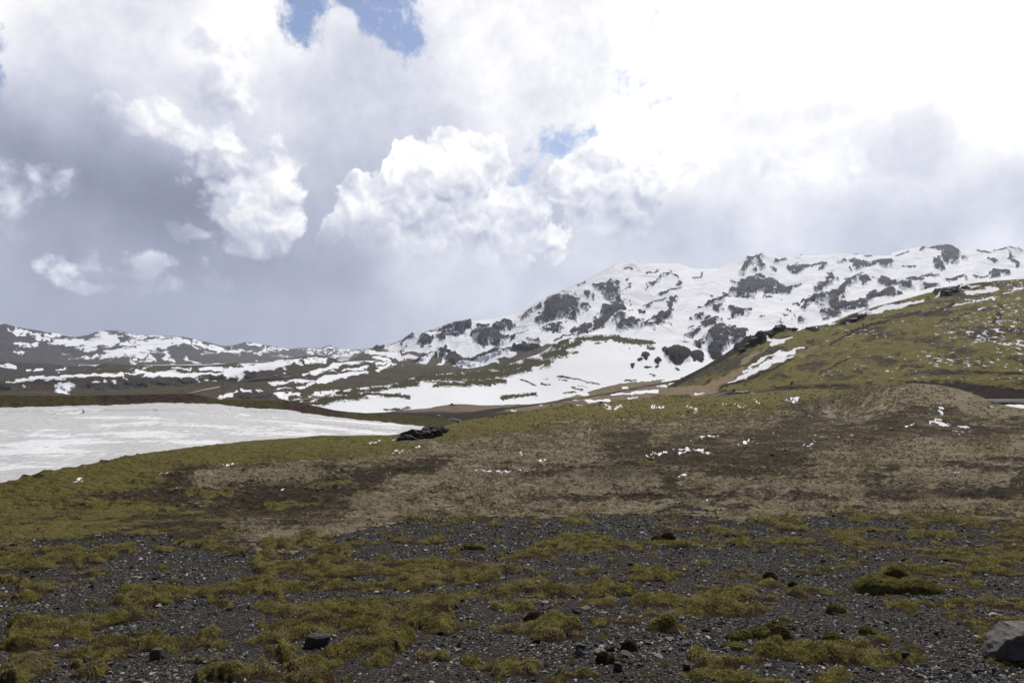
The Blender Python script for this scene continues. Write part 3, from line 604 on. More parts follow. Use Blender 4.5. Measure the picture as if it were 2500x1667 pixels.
mm3 = ss(moss3 * 1.0 + tex3b * 1.2 + 1.0 * tex3, -.12, .3)
crag = ridged(X / 16, Y / 20, 4, 200) * .5 + .5
L3.lift(a3 * (ll3 * (.7 + .5 * crag) + ss(bl3, 0, .3) * (crag * 2.5 + fbm(X / 3, Y / 4, 3, 204) * 1.5)) + mm3 * (tex3 * .9 + .35) * (1 - plainm * .8) + fbm(X / 60, Y / 90, 3, 206) * 1.2 * a3 + .10 * np.sin((X * .8 + Y * .25) / 2.2) * (1 - plainm))
psn = st(PX, PY, [(R3, [(1330, 1212, 1480, 1218, 10), (1480, 1205, 1700, 1193, 14), (1125, 1275, 1310, 1268, 11), (490, 1348, 545, 1347, 5), (1740, 1110, 1880, 1086, 12), (1800, 1128, 1850, 1120, 10), (1415, 1165, 1450, 1162, 9), (1700, 1150, 1770, 1150, 7), (1000, 1266, 1040, 1266, 4), (1030, 1303, 1080, 1305, 4), (1440, 1252, 1530, 1243, 4), (690, 1300, 760, 1300, 4), (1040, 1210, 1130, 1215, 10), (1100, 1160, 1200, 1150, 14), (1540, 1110, 1640, 1105, 8)])])
snow3 = np.where(plainm > .5, np.clip(psn * 1.8, -1, 1), 1.0)
rim = ss(np.abs(plainm - .5), .5, .2)
road3 = strokes(PX, PY, [(1000, 1022, 1120, 1018, 9), (1120, 1014, 1230, 998, 4.5), (1230, 998, 1302, 988, 2.6), (1302, 988, 1368, 981, 2.2), (1368, 979, 1480, 962, 2.2), (1480, 962, 1570, 944, 2.6), (1570, 944, 1660, 928, 2.8)])
pad = strokes(PX, PY, [(1085, 1018, 1150, 1016, 8), (1090, 1028, 1180, 1024, 8), (1150, 1012, 1200, 1004, 4)])
dark3 = np.maximum(ss(np.maximum(road3, pad), -.1, .2), .0)
snow3 = np.where(dark3 > .4, -1, snow3)
mossd = mm3 * (1 - ss(2.2 * tex3 + 1.0 * tex3b, .05, .45) * ss(.95 - moss3, 0, .7))       # snow shows between the tufts near the edge
snow3 = np.minimum(snow3, 1 - 2.2 * mossd * (1 - plainm))
snow3 = np.minimum(snow3, 1 - 2.6 * ss(bl3, -.05, .12))
dry3 = plainm * (.75 + .4 * fbm(X / 50, Y / 50, 3, 210)) * ss(PY, 1012, 1000)
M3 = mat_heath('valley_ground', 6.0, moss=((.028, .027, .010), (.085, .078, .026)), dry=((.13, .10, .065), (.26, .21, .135)))
rock3 = ss(bl3, -.1, .1)
dk3 = np.maximum(dark3 * 1.0, rock3) + .6 * ss(PY, 1000, 1012) * plainm
L3.build(M3, rgba(np.where(rock3 > .5, 0, mm3 * (1 - plainm)), dry3, snow3), rgba(0 * dry3, dk3, dry3 * .55 * ss(PX, 1150, 1350)))

# ------------------------------------------------------------------ snowfield and the dark bank behind it
crestL1 = [(-2500, 1260), (-900, 1250), (-400, 1225), (-100, 1195), (0, 1180), (40, 1172), (60, 1163), (119, 1152), (190, 1139), (253, 1127), (300, 1117), (357, 1106), (420, 1098), (476, 1091), (540, 1083), (595, 1076), (650, 1072), (700, 1069), (779, 1062), (860, 1062), (944, 1061),
         (1000, 1058), (1050, 1050), (1085, 1038), (1110, 1031), (1130, 1026), (1200, 1016), (1249, 1011), (1290, 1003), (1338, 991), (1380, 988), (1421, 989), (1455, 986), (1487, 981), (1530, 976), (1564, 973), (1606, 969), (1680, 970), (1750, 966), (1800, 962), (1850, 959),
         (1900, 955), (1960, 951), (2020, 950), (2060, 951), (2101, 948), (2142, 940), (2165, 937), (2193, 936), (2230, 935), (2261, 937), (2290, 940), (2312, 944), (2340, 950), (2363, 957), (2390, 966), (2414, 976), (2440, 985), (2465, 992), (2500, 997), (2600, 1003), (2900, 1010), (3600, 1010), (5000, 1040)]
bank_top = [(-1500, 970), (-300, 966), (0, 965), (200, 966), (330, 963), (400, 961), (470, 961), (506, 969), (540, 975), (640, 977), (700, 978), (727, 983), (766, 990), (817, 1001), (850, 1005), (880, 1007), (932, 1011), (1000, 1014), (1059, 1018), (1090, 1022), (1110, 1028), (1180, 1045), (1400, 1070)]
snow_top = [(-1500, 1005), (-300, 1000), (0, 996), (119, 993), (250, 990), (387, 984), (450, 984), (536, 988), (600, 996), (700, 1000), (727, 1005), (804, 1018), (893, 1026), (957, 1033), (1021, 1040), (1100, 1048), (1180, 1060), (1400, 1085)]
L2s = Layer('snowfield', np.concatenate([np.linspace(-1500, -20, 160), np.linspace(-18, 1230, 900), np.linspace(1240, 1400, 12)]),
    [([(x, cv(crestL1, x) + 26) for x in range(-1500, 1401, 20)], [(-1500, 45), (0, 62), (600, 110), (1000, 150)]), ([(x, .72 * cv(crestL1, x) + .28 * cv(snow_top, x)) for x in range(-1500, 1401, 20)], [(-1500, 75), (0, 92), (600, 145), (1000, 170)]),
     ([(x, .3 * cv(crestL1, x) + .7 * cv(snow_top, x)) for x in range(-1500, 1401, 20)], [(-1500, 130), (0, 140), (600, 180), (1000, 190)]), (snow_top, [(-1500, 182), (0, 190), (600, 205), (1000, 215)]),
     (bank_top, [(-1500, 190), (0, 200), (600, 214), (1000, 235)])], 330, sm=3, back=(12, .35, .10))
X, Y, PX, PY = L2s.X, L2s.Y, L2s.PX, L2s.PY
bankm = ss(cv(snow_top, PX[0])[None] + 2.2 * fbm(X / 2.5, Y / 8, 4, 220) - PY, -.6, .9)
a2 = ss(PY - cv(bank_top, PX[0])[None], 0, 3)
L2s.Z += bankm * a2 * (.40 * fbm(X / 2.2, Y / 2.2, 5, 224) + .25 * ridged(X / 6, Y / 6, 3, 226))
sur = strokes(PX, PY, [(0, 1015, 130, 1013, 9), (120, 1013, 200, 1004, 6)])
L2s.Z += (1 - bankm) * (.16 * fbm(X / 9, Y / 16, 4, 228) + .05 * ridged(X / 1.1, Y / 3.0, 4, 230) + .03 * fbm(X / .6, Y / 1.2, 3, 231) - .5 * ss(sur, -.2, .6)
    - .35 * ss(strokes(PX, PY, [(0, 1005, 380, 1000, 3), (300, 1003, 560, 998, 2.5), (560, 1002, 760, 1008, 2.5), (850, 1045, 960, 1050, 3), (740, 1030, 900, 1044, 2.5)]), 0, .8))
def mat_field():
    m, t, b, P = new_mat('snowfield_snow')
    bk, mo, fr = attr('cov')
    n0 = noise(vscale(P, .5, 1, 1), .10, 5, .6); n1 = noise(vscale(P, 1, .5, 1), .8, 5, .65); n2 = noise(vscale(P, 1.2, .8, 1), 5, 4, .7)
    dirty = mixc((n1 * .6 + n2 * .4).clamp(), (.38, .39, .415), (.64, .645, .66))
    fresh = sstep(n0 + (n1 - .5) * .45 + fr * .22, .72, .90)
    dirt = noise(vscale(P, 1, 1, 1, (5, 5, 5)), 9, 4, .7)
    sn = mixc(fresh, dirty, SNOW); sn = mixc(sstep(dirt, .80, .9) * .35, sn, (.30, .29, .28))
    ea = mixc(n1, (.020, .013, .010), (.065, .042, .032)); ms = mixc((n1 * .7 + n2 * .8 - .3).clamp(), (.022, .021, .009), (.085, .078, .028))
    ea = mixc(sstep(mo + (n1 - .5) * .8 + (n2 - .5) * .5, .35, .65), ea, ms)
    ea = mixc(sstep(n1 * .6 + n2 * .5, .93, .95), ea, SNOW)
    setc(b, mixc(sstep(bk, .45, .55), sn, ea))
    bump(b, n1 * .5 + n2 * .3 + dirt * .12, .8, .35)
    return m
mb = .75 - .9 * ss(strokes(PX, PY, [(240, 975, 500, 972, 10), (700, 990, 830, 1016, 12)]), -.1, .5) + 0 * X
mb = np.maximum(mb, ss(PX, 840, 900) * .8)
L2s.build(mat_field(), rgba(bankm, mb, ss(strokes(PX, PY, [(0, 1110, 500, 1060, 60), (500, 1050, 950, 1050, 30), (580, 1020, 700, 1012, 12)]), -.5, .5) + 0 * X))

# ------------------------------------------------------------------ mossy hill on the right
sil2 = [(1440, 1030), (1500, 1012), (1560, 990), (1606, 963), (1650, 931), (1695, 907), (1720, 894), (1744, 879), (1766, 866), (1788, 851), (1800, 843), (1819, 827), (1830, 824), (1843, 822), (1852, 815), (1858, 818), (1863, 811), (1872, 814), (1884, 810), (1893, 800), (1905, 794), (1912, 793), (1916, 801), (1930, 806), (1952, 806), (1975, 799), (2006, 794), (2026, 789), (2040, 783), (2057, 776),
        (2074, 768), (2091, 763), (2115, 756), (2142, 747), (2175, 739), (2210, 730), (2250, 719), (2295, 709), (2320, 703), (2346, 696), (2380, 691), (2414, 687), (2450, 684), (2500, 681), (2700, 668), (3200, 660), (4200, 700)]
low2 = [(1440, 1040), (1600, 985), (1750, 968), (1850, 957), (1950, 944), (2100, 936), (2250, 931), (2350, 928), (2500, 930), (4200, 940)]
shelf = [(1440, 1036), (1600, 980), (1750, 962), (1850, 950), (1950, 938), (2100, 926), (2250, 920), (2500, 924), (4200, 930)]
L2 = Layer('mossy_hill', np.concatenate([np.linspace(1440, 2560, 1100), np.linspace(2566, 4200, 200)]),
    [([(1440, 1050), (1800, 1010), (2500, 1012), (4200, 1030)], [(1500, 330), (2100, 250), (2500, 225)]), ([(1440, 1045), (1800, 985), (2300, 984), (2500, 984), (4200, 1000)], [(1500, 345), (2100, 285), (2500, 262)]), (low2, [(1500, 370), (2100, 325), (2500, 285)]),
     (shelf, [(1500, 385), (2100, 350), (2500, 312)]), ([(x, .5 * cv(shelf, x) + .5 * cv(sil2, x)) for x in range(1440, 4200, 20)], [(1500, 420), (1700, 450), (2100, 455), (2500, 430)]), (sil2, [(1500, 440), (1650, 500), (1820, 560), (2100, 600), (2500, 640), (4200, 800)])], 460, sm=5, back=(14, .25, .08))
X, Y, PX, PY = L2.X, L2.Y, L2.PX, L2.PY
a2 = ss(PY - cv(sil2, PX[0])[None], 0, 3)
cr, cl = blobs(PX, PY, [(1880, 812, 20, 8, -20), (1850, 830, 30, 12, -25), (1905, 800, 14, 8), (2095, 775, 40, 9, -25), (2070, 785, 26, 8, -25), (2310, 712, 34, 9, -10), (1815, 838, 26, 12, -35), (2350, 703, 20, 6), (1980, 806, 20, 4), (1820, 843, 30, 10, -35)])
rg = ridged(X / 28, Y / 40, 5, 240)
L2.Z += a2 * (1.9 * fbm((X + Y * .3) / 60, Y / 80, 4, 244) + .6 * rg + .55 * fbm(X / 5, Y / 6, 4, 248) + .22 * fbm(X / 1.6, Y / 2, 3, 250)) + cl / F * L2.D * .9 + ss(cr, 0, .3) * 1.2 * ridged(X / 5, Y / 6, 4, 252)
fl = ss(cv([(1606, 974), (1700, 917), (1744, 892), (1790, 867), (1830, 845), (1880, 812)], PX[0])[None] - PY, -5, 6) * (PX < 1880)  # dark scree along the left flank, with its shade painted in
snow2 = st(PX, PY, [(R4, [(235, 1048, 330, 1010, 6), (330, 1010, 480, 935, 16), (480, 930, 620, 855, 28), (620, 850, 700, 815, 18), (700, 815, 765, 785, 8), (335, 975, 400, 950, 7), (380, 940, 520, 850, 10), (520, 850, 620, 825, 8), (560, 915, 680, 865, 6), (510, 730, 600, 740, 14), (540, 760, 620, 735, 14), (600, 728, 680, 720, 7), (680, 668, 730, 668, 8), (850, 658, 870, 654, 5), (950, 630, 985, 618, 6), (1180, 562, 1290, 528, 13), (1290, 525, 1400, 492, 14),
    (1400, 495, 1620, 455, 13), (1950, 402, 2150, 376, 12), (1900, 370, 2030, 350, 6), (2080, 372, 2150, 370, 8), (2270, 378, 2352, 370, 6), (1680, 400, 1750, 388, 6), (1860, 485, 2060, 455, 4), (2060, 450, 2140, 440, 5), (2030, 320, 2110, 318, 4), (0, 1140, 60, 1130, 5), (2200, 400, 2270, 385, 4), (1750, 415, 1700, 430, 3), (2020, 520, 2080, 516, 5)])])
fleck = fbm(X / 2.6, Y / 6.5, 3, 260) + .45 * fbm(X / 26, Y / 40, 3, 262)
reg = ss(PX, 2150, 2420) * ss(PY, 925, 880) * .95 + .55 * (PX > 2000) * ss(PY, 960, 900)
snow2 = np.maximum(np.clip(snow2 * 1.5, -1, 1), -1 + 1.15 * ss(fleck + .24 * reg, .46, .58) * ss(reg, .05, .3))
dry2 = st(PX, PY, [(R4, [(0, 1120, 120, 1080, 55), (120, 1060, 250, 1010, 36), (250, 1000, 330, 960, 26), (330, 900, 480, 790, 24), (480, 780, 560, 740, 14), (560, 900, 850, 800, 22), (650, 940, 900, 760, 14)]), (R0, [(1600, 960, 1720, 952, 14)])])
dark2 = st(PX, PY, [(R4, [(1850, 1060, 2352, 1110, 34), (1500, 1040, 2000, 1055, 16), (2000, 1110, 2352, 1140, 34), (1750, 965, 2352, 980, 12), (950, 770, 1200, 640, 10), (1100, 690, 1600, 540, 12), (1650, 560, 1850, 480, 18), (2150, 590, 2170, 560, 30), (560, 1088, 1100, 1065, 7), (150, 1090, 400, 1010, 8), (400, 1010, 700, 880, 7), (880, 980, 1100, 870, 10)])])
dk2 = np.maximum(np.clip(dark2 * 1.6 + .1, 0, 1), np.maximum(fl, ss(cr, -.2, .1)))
hm = fbm(X / 30, Y / 50, 4, 268)
rf = fbm((X - .5 * Y) / 9, (Y + .3 * X) / 34, 5, 274, .6)
dk2 = np.maximum(dk2, ss(rf * 2.4 + hm * .8, .25, .95) * .62)  # dark diagonal streaks painted in to give the hill relief
moss2 = np.clip(.66 + 1.2 * hm + .5 * rf, 0, 1.1) * (1 - .45 * ss(PX, 1960, 1800) * ss(PY, 960, 880))
roadsn = (PY > 982) & (PX > 2300)
snow2 = np.where(roadsn, 1.0, snow2)
M2 = mat_heath('hill_heath', 3.0, moss=((.034, .032, .012), (.27, .235, .078)))
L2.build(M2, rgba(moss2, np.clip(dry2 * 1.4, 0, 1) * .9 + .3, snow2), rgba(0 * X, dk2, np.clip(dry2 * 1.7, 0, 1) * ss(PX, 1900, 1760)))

# ------------------------------------------------------------------ near ground
TAB = [(937, 345), (945, 315), (960, 255), (980, 205), (1000, 160), (1035, 108), (1060, 84), (1100, 54), (1150, 38), (1200, 28.5), (1270, 19.0), (1330, 15.2), (1400, 12.2), (1500, 9.2), (1667, 6.4), (1850, 4.9), (2200, 3.3), (3000, 1.95), (6000, .85)]
_ty = np.array([q[0] for q in TAB], float); _td = np.log([q[1] for q in TAB])
# smooth the table so that the ground has no creases
_yy = 845 + np.exp(np.linspace(np.log(88), np.log(5200), 600)); _dd = np.interp(_yy, _ty, _td)
for _ in range(60): _dd[1:-1] = (_dd[:-2] + _dd[1:-1] * 2 + _dd[2:]) / 4
def depth1(PX, PY):
    D = np.exp(np.interp(PY, _yy, _dd))
    g = ss(PX, 2010, 2170) * (1 - ss(PX, 2520, 2700)) * ss(PY, 1072, 1040)
    Dm = 84 + np.clip(1060 - PY, 0, 200) * .40
    D = np.exp(np.log(D) * (1 - g) + np.log(np.minimum(Dm, D)) * g)
    g2 = ss(PX, 2520, 2700) * ss(PY, 1030, 1000)
    return D * (1 - .2 * g2)
xs1 = np.concatenate([np.linspace(-2600, -220, 90), np.linspace(-205, -10, 60), np.arange(-8, 2510, 2.05), np.linspace(2516, 2720, 60), np.linspace(2740, 5200, 90)])
ya = np.array([6000, 4200, 3200, 2700, 2400, 2200, 2050, 1950, 1870, 1810, 1770, 1745, 1725, 1710, 1700, 1692, 1686.])
yb = np.arange(1682, 1252, -1.7)
cr1 = np.minimum(cv(crestL1, xs1), 1244)
t2 = np.linspace(0, 1, 300)[:, None] ** 1.0
PYg = np.concatenate([np.repeat(np.concatenate([ya, yb])[:, None], len(xs1), 1), 1250 * (1 - t2) + cr1[None] * t2], 0)
PXg = np.broadcast_to(xs1, PYg.shape).copy()
Dg = depth1(PXg, PYg)
class Obj: pass
G1 = Layer.__new__(Layer); G1.name = 'ground'; G1.PX, G1.PY, G1.D = PXg, PYg, Dg
G1.X, G1.Y, G1.Z = unproj(PXg, PYg, Dg); G1.nr, G1.nc = PYg.shape; G1.back = (16, .55, .07)
X, Y, PX, PY = G1.X, G1.Y, PXg, PYg
RA, RB, RC, RD = ((0, 1240), 3.672), ((640, 1240), 3.672), ((1240, 1240), 3.672), ((1860, 1240), 3.672)
MOSS = [(RA, [(0, 490, 700, 430, 70), (0, 560, 500, 510, 40), (700, 470, 1200, 350, 36), (900, 370, 1500, 370, 25), (1600, 310, 2200, 400, 28), (200, 740, 500, 690, 40), (120, 850, 350, 820, 20), (550, 700, 950, 600, 25), (1100, 780, 2350, 680, 58), (900, 900, 1500, 820, 35), (1850, 830, 2050, 880, 30),
    (150, 1080, 900, 980, 60), (150, 1180, 800, 1150, 84), (800, 1100, 1100, 950, 46), (1200, 940, 1450, 960, 30), (850, 1220, 1550, 1220, 55), (400, 1330, 1100, 1290, 50), (1550, 1250, 2350, 1180, 42), (150, 1400, 400, 1400, 70), (0, 1500, 400, 1480, 50), (700, 1500, 900, 1490, 48), (1800, 1500, 2350, 1470, 58), (1350, 1380, 2000, 1350, 14), (0, 640, 150, 640, 20), (0, 910, 100, 910, 25)]),
    (RB, [(0, 330, 600, 330, 42), (600, 370, 780, 400, 25), (730, 330, 850, 325, 20), (870, 310, 1060, 300, 18), (1170, 290, 1600, 290, 18), (1670, 390, 1800, 390, 14), (0, 520, 320, 510, 76), (450, 450, 700, 450, 45), (350, 560, 2100, 600, 62), (0, 720, 1400, 690, 46), (1000, 460, 1180, 460, 25), (1000, 500, 1900, 540, 40), (1400, 820, 2350, 720, 52), (950, 850, 1350, 860, 46),
    (0, 940, 1400, 950, 72), (0, 1060, 1100, 1060, 70), (0, 1150, 400, 1150, 50), (1450, 920, 1700, 920, 42), (1450, 1060, 1880, 1040, 44), (2050, 1080, 2350, 1080, 36), (950, 1240, 1300, 1200, 50), (230, 1350, 1100, 1320, 72), (300, 1440, 550, 1440, 40), (0, 1520, 550, 1530, 58), (1400, 1310, 1650, 1320, 28), (1850, 1400, 2350, 1440, 62), (2100, 880, 2350, 900, 46), (2100, 450, 2350, 440, 28), (130, 820, 200, 820, 20), (1300, 110, 1900, 110, 8)]),
    (RC, [(60, 440, 350, 430, 38), (230, 350, 900, 300, 56), (500, 400, 900, 370, 30), (900, 350, 1700, 320, 28), (0, 560, 200, 545, 14), (300, 570, 450, 580, 24), (600, 560, 770, 565, 28), (950, 575, 1150, 580, 10), (1150, 600, 1560, 590, 46), (1520, 535, 1600, 530, 18), (1650, 510, 1770, 500, 24), (1830, 600, 2000, 605, 14), (0, 680, 500, 750, 56), (550, 740, 900, 700, 36), (1000, 700, 1080, 690, 24),
    (740, 850, 940, 870, 42), (1000, 760, 1250, 760, 20), (1350, 820, 2200, 800, 42), (1120, 860, 1900, 860, 36), (1250, 950, 1800, 940, 46), (2050, 720, 2350, 680, 32), (1750, 900, 1850, 900, 26), (1950, 910, 2350, 900, 18), (0, 1090, 600, 1060, 40), (750, 1010, 850, 1020, 32), (950, 1010, 1200, 1000, 26), (250, 1160, 450, 1150, 38), (1680, 1350, 1900, 1420, 55), (1900, 1400, 2230, 1390, 28),
    (1300, 1520, 2000, 1500, 32), (0, 1400, 200, 1450, 56), (0, 900, 220, 890, 42), (1750, 370, 1850, 365, 16), (1750, 320, 2150, 300, 20), (1850, 210, 2100, 240, 32), (450, 120, 780, 130, 20), (160, 145, 270, 145, 12), (580, 1135, 640, 1140, 14)]),
    (RD, [(0, 90, 350, 120, 26), (100, 170, 380, 170, 28), (0, 270, 350, 285, 18), (760, 70, 1650, 90, 32), (600, 240, 860, 230, 42), (650, 290, 1250, 340, 30), (1330, 240, 1700, 235, 32), (1450, 400, 2000, 380, 16), (1900, 490, 2250, 490, 44), (2050, 410, 2350, 420, 40), (1700, 100, 1950, 140, 22), (1100, 860, 1900, 880, 26), (1700, 850, 1900, 920, 26), (0, 900, 200, 910, 18),
    (0, 1300, 900, 1330, 58), (950, 1360, 1330, 1390, 44), (780, 500, 860, 490, 22), (1750, 590, 1850, 610, 14), (2020, 890, 2250, 890, 10), (150, 360, 230, 360, 8)])]
near = ss(PY, 1235, 1262)
NX, NY = np.log(np.maximum(PY - 845, 10)) * 9, PX / 90
mf = st(PX, PY, MOSS, warp=2.6)
# a few more small cushions between the big patches
sm_ = fbm(X / .55 + 3, Y / .75, 3, 320) + .5 * fbm(X / 2.4, Y / 2.4, 2, 324)
mf = np.maximum(mf, (sm_ - .62) * 1.6 * ss(PX, 3000, 1000))
lump = fbm(X / .30, Y / .34, 3, 330, .45); lump2 = fbm(X / .8, Y / 1.0, 3, 334)
mfe = mf - .02 + 1.1 * lump + 1.5 * lump2 + .22 * fbm(X / .07, Y / .09, 2, 336)
thick = ss(mfe, -.25, .9)
hmoss = thick * (.056 + .09 * lump2 + .10 * lump) * ss(PY, 1235, 1275) * (1 - ss(PY, 1900, 2500) * .5)
hmoss = smooth1(smooth1(hmoss, 5, 0), 3, 1) * 1.1 + .006 * fbm(X / .09, Y / .11, 2, 338) * thick
# band limits between gravel, dry grass and moss
gl = cv([(-2600, 1345), (-200, 1340), (0, 1333), (200, 1318), (330, 1305), (500, 1345), (700, 1328), (850, 1300), (1000, 1280), (1150, 1268), (1300, 1262), (1500, 1262), (1700, 1268), (1850, 1262), (2000, 1258), (2200, 1264), (2500, 1266), (5200, 1270)], PX[0])[None]
nzb = fbm(X / 3, Y / 3, 4, 340)
grav = ss(PY - gl + nzb * 60 + 22 * fbm(X / .7, Y / 1.2, 3, 344), -16, 16)
MM = [(R0, [(-400, 1240, 0, 1215, 60), (0, 1205, 380, 1135, 44), (0, 1290, 230, 1270, 50), (230, 1240, 420, 1255, 22), (380, 1120, 960, 1082, 26), (560, 1092, 900, 1075, 20), (380, 1120, 500, 1100, 24), (960, 1075, 1130, 1052, 16), (1100, 1048, 1340, 1015, 26), (1340, 1008, 1620, 990, 26), (1620, 990, 1900, 975, 22), (1800, 965, 2080, 952, 14),
    (420, 1205, 560, 1210, 5), (650, 1245, 780, 1230, 5), (760, 1190, 850, 1180, 5)])]
midm = st(PX, PY, MM, warp=2.6) + .9 * fbm(X / 5, Y / 8, 4, 345)
DD = [(R0, [(500, 1168, 900, 1120, 22), (860, 1120, 1100, 1080, 22), (1000, 1080, 1330, 1050, 26), (1250, 1060, 1420, 1090, 40), (1350, 1040, 1760, 1018, 16), (1100, 1120, 1330, 1120, 20), (900, 1250, 1250, 1205, 34), (950, 1180, 1250, 1180, 18), (650, 1320, 940, 1275, 30), (560, 1290, 700, 1310, 24), (1250, 1250, 1700, 1235, 14), (1700, 1250, 2500, 1240, 16), (1160, 1200, 1600, 1180, 16),
    (2060, 985, 2250, 945, 22), (2200, 960, 2420, 985, 24), (2020, 1005, 2180, 990, 16), (2400, 1000, 2600, 1010, 12), (2000, 1118, 2500, 1090, 22), (1600, 1060, 1900, 1010, 16), (1680, 1180, 2100, 1200, 14), (2200, 1160, 2450, 1170, 18), (1100, 1025, 1180, 1025, 0.1)])]
midd = st(PX, PY, DD, warp=4.0) + 1.1 * fbm(X / 7, Y / 10, 5, 346, .6)
DK = [(R0, [(1880, 1062, 2420, 1050, 12), (2000, 985, 2120, 950, 9), (1900, 1020, 2060, 988, 9), (1700, 1075, 1900, 1060, 14), (1480, 1118, 1760, 1095, 12), (640, 1210, 900, 1230, 34), (1250, 1125, 1500, 1100, 8), (1430, 1170, 1680, 1150, 26), (2000, 1200, 2450, 1215, 16), (330, 1185, 620, 1175, 12), (420, 1250, 640, 1285, 18), (940, 1090, 1250, 1055, 7), (1560, 1030, 1620, 1040, 20),
    (240, 1148, 440, 1112, 4), (1600, 1225, 2050, 1215, 14), (1100, 1165, 1450, 1150, 6), (850, 1150, 1050, 1165, 14)])]
midk = st(PX, PY, DK, warp=4.0) + 1.1 * fbm(X / 8, Y / 11, 5, 347, .6)
tus = np.clip(fbm(X / .42, Y / .55, 3, 350) + .3, 0, 1); tus2 = fbm(X / 1.8, Y / 2.2, 4, 354); und = fbm(X / 9, Y / 12, 3, 358)
fadeN = ss(Dg, 90, 45)
midz = (.16 * tus * fadeN + .26 * tus2 * ss(Dg, 200, 100) + .12 * und + .8 * fbm(X / 22, Y / 30, 3, 362) * ss(Dg, 40, 90))
farz = 1.1 * fbm(X / 7, Y / 9, 4, 366) * ss(Dg, 80, 200)
gz = .035 * fbm(X / .9, Y / .9, 4, 370) + .010 * fbm(X / .12, Y / .12, 3, 374)
edge = ss(PY - cr1[None], 0, 3)
G1.base = G1.Z.copy()
G1.Z = G1.Z + (1 - near) * (midz + farz) * (.25 + .75 * edge) + near * gz
G1.Z = G1.Z + ss(grav, 1, .2) * near * .06 * tus
snl = -.12 + 2.0 * fbm(X / .6, Y / 2.0, 4, 376) + st(PX, PY, [(R0, [(527, 1135, 580, 1132, 3), (560, 1136, 590, 1132, 2), (922, 1073, 955, 1070, 4), (1570, 1118, 1640, 1104, 4), (1640, 1103, 1690, 1098, 3), (1660, 1112, 1720, 1100, 4), (1700, 1106, 1735, 1108, 3), (1150, 1157, 1290, 1152, 3), (900, 1086, 930, 1080, 2.5), (958, 1106, 985, 1102, 3), (1018, 1091, 1030, 1091, 2.5), (185, 1177, 200, 1176, 2), (1315, 1128, 1330, 1128, 2.5),
    (1478, 993, 1520, 995, 3.5), (1590, 992, 1620, 993, 3.5), (1755, 984, 1785, 992, 2), (1795, 993, 1815, 996, 3), (1675, 992, 1700, 1000, 2.5), (1680, 985, 1672, 992, 2), (1920, 972, 1950, 975, 5), (1918, 978, 1952, 984, 4), (1835, 974, 1850, 978, 2), (1845, 982, 1855, 985, 2), (2015, 1001, 2025, 1001, 2.5), (1970, 1024, 1982, 1023, 3), (2285, 993, 2300, 1010, 3), (2275, 1026, 2315, 1031, 5), (2285, 1020, 2300, 1025, 3),
    (1968, 1084, 1985, 1085, 3), (2210, 1042, 2230, 1040, 2), (2360, 1050, 2370, 1050, 2), (1667, 1233, 1682, 1235, 3), (1650, 1168, 1670, 1168, 3), (2010, 1228, 2030, 1226, 3), (2095, 1232, 2105, 1238, 3), (1705, 1075, 1750, 1074, 2.5), (1810, 1085, 1835, 1080, 2.5), (1560, 1297, 1580, 1297, 2), (2240, 1200, 2250, 1200, 0.5), (1710, 1225, 1725, 1222, 2), (380, 1165, 410, 1160, 1.5)])], warp=1.6)
flk = fbm(X / 1.1, Y / 3.5, 3, 380) + .45 * fbm(X / 14, Y / 20, 3, 384)
fr1 = .5 * ss(PX, 1300, 1900) * ss(PY, 1190, 1090) + .25 * ss(PY, 1200, 1100) + .25 * strokes(PX, PY, [(2100, 1040, 2450, 1050, 40), (1650, 1000, 2000, 990, 30)]).clip(0)
flk = ss(flk + .30 * fr1, .70, .76) * (1 - near) * ss(PY, 1240, 1200)
sn1 = np.maximum(np.clip(snl * 1.0 - .42, -1, 1), -1 + 1.15 * flk)
soft = lambda f: np.clip(.5 + .5 * f, 0, 1)
mid_m = soft(midm) * .80 + .17 + .75 * fbm(X / 6, Y / 9, 5, 390, .6) * ss(Dg, 15, 60)
mossc = np.where(near > .5, ss(1 - grav, .3, .8) * (.30 + .5 * lump2 + .35 * ss(PX, 700, 100)), mid_m)
dryc = soft(midd) * .62 + .16 + .45 * fbm(X / 4, Y / 7, 4, 394) + .12 * (PX > 1100)
M1 = mat_heath('ground_heath', 1.0)
G1.build(M1, rgba(mossc, dryc, sn1), rgba(grav, soft(midk) * .48 * (1 - near * .6), 0 * dryc))

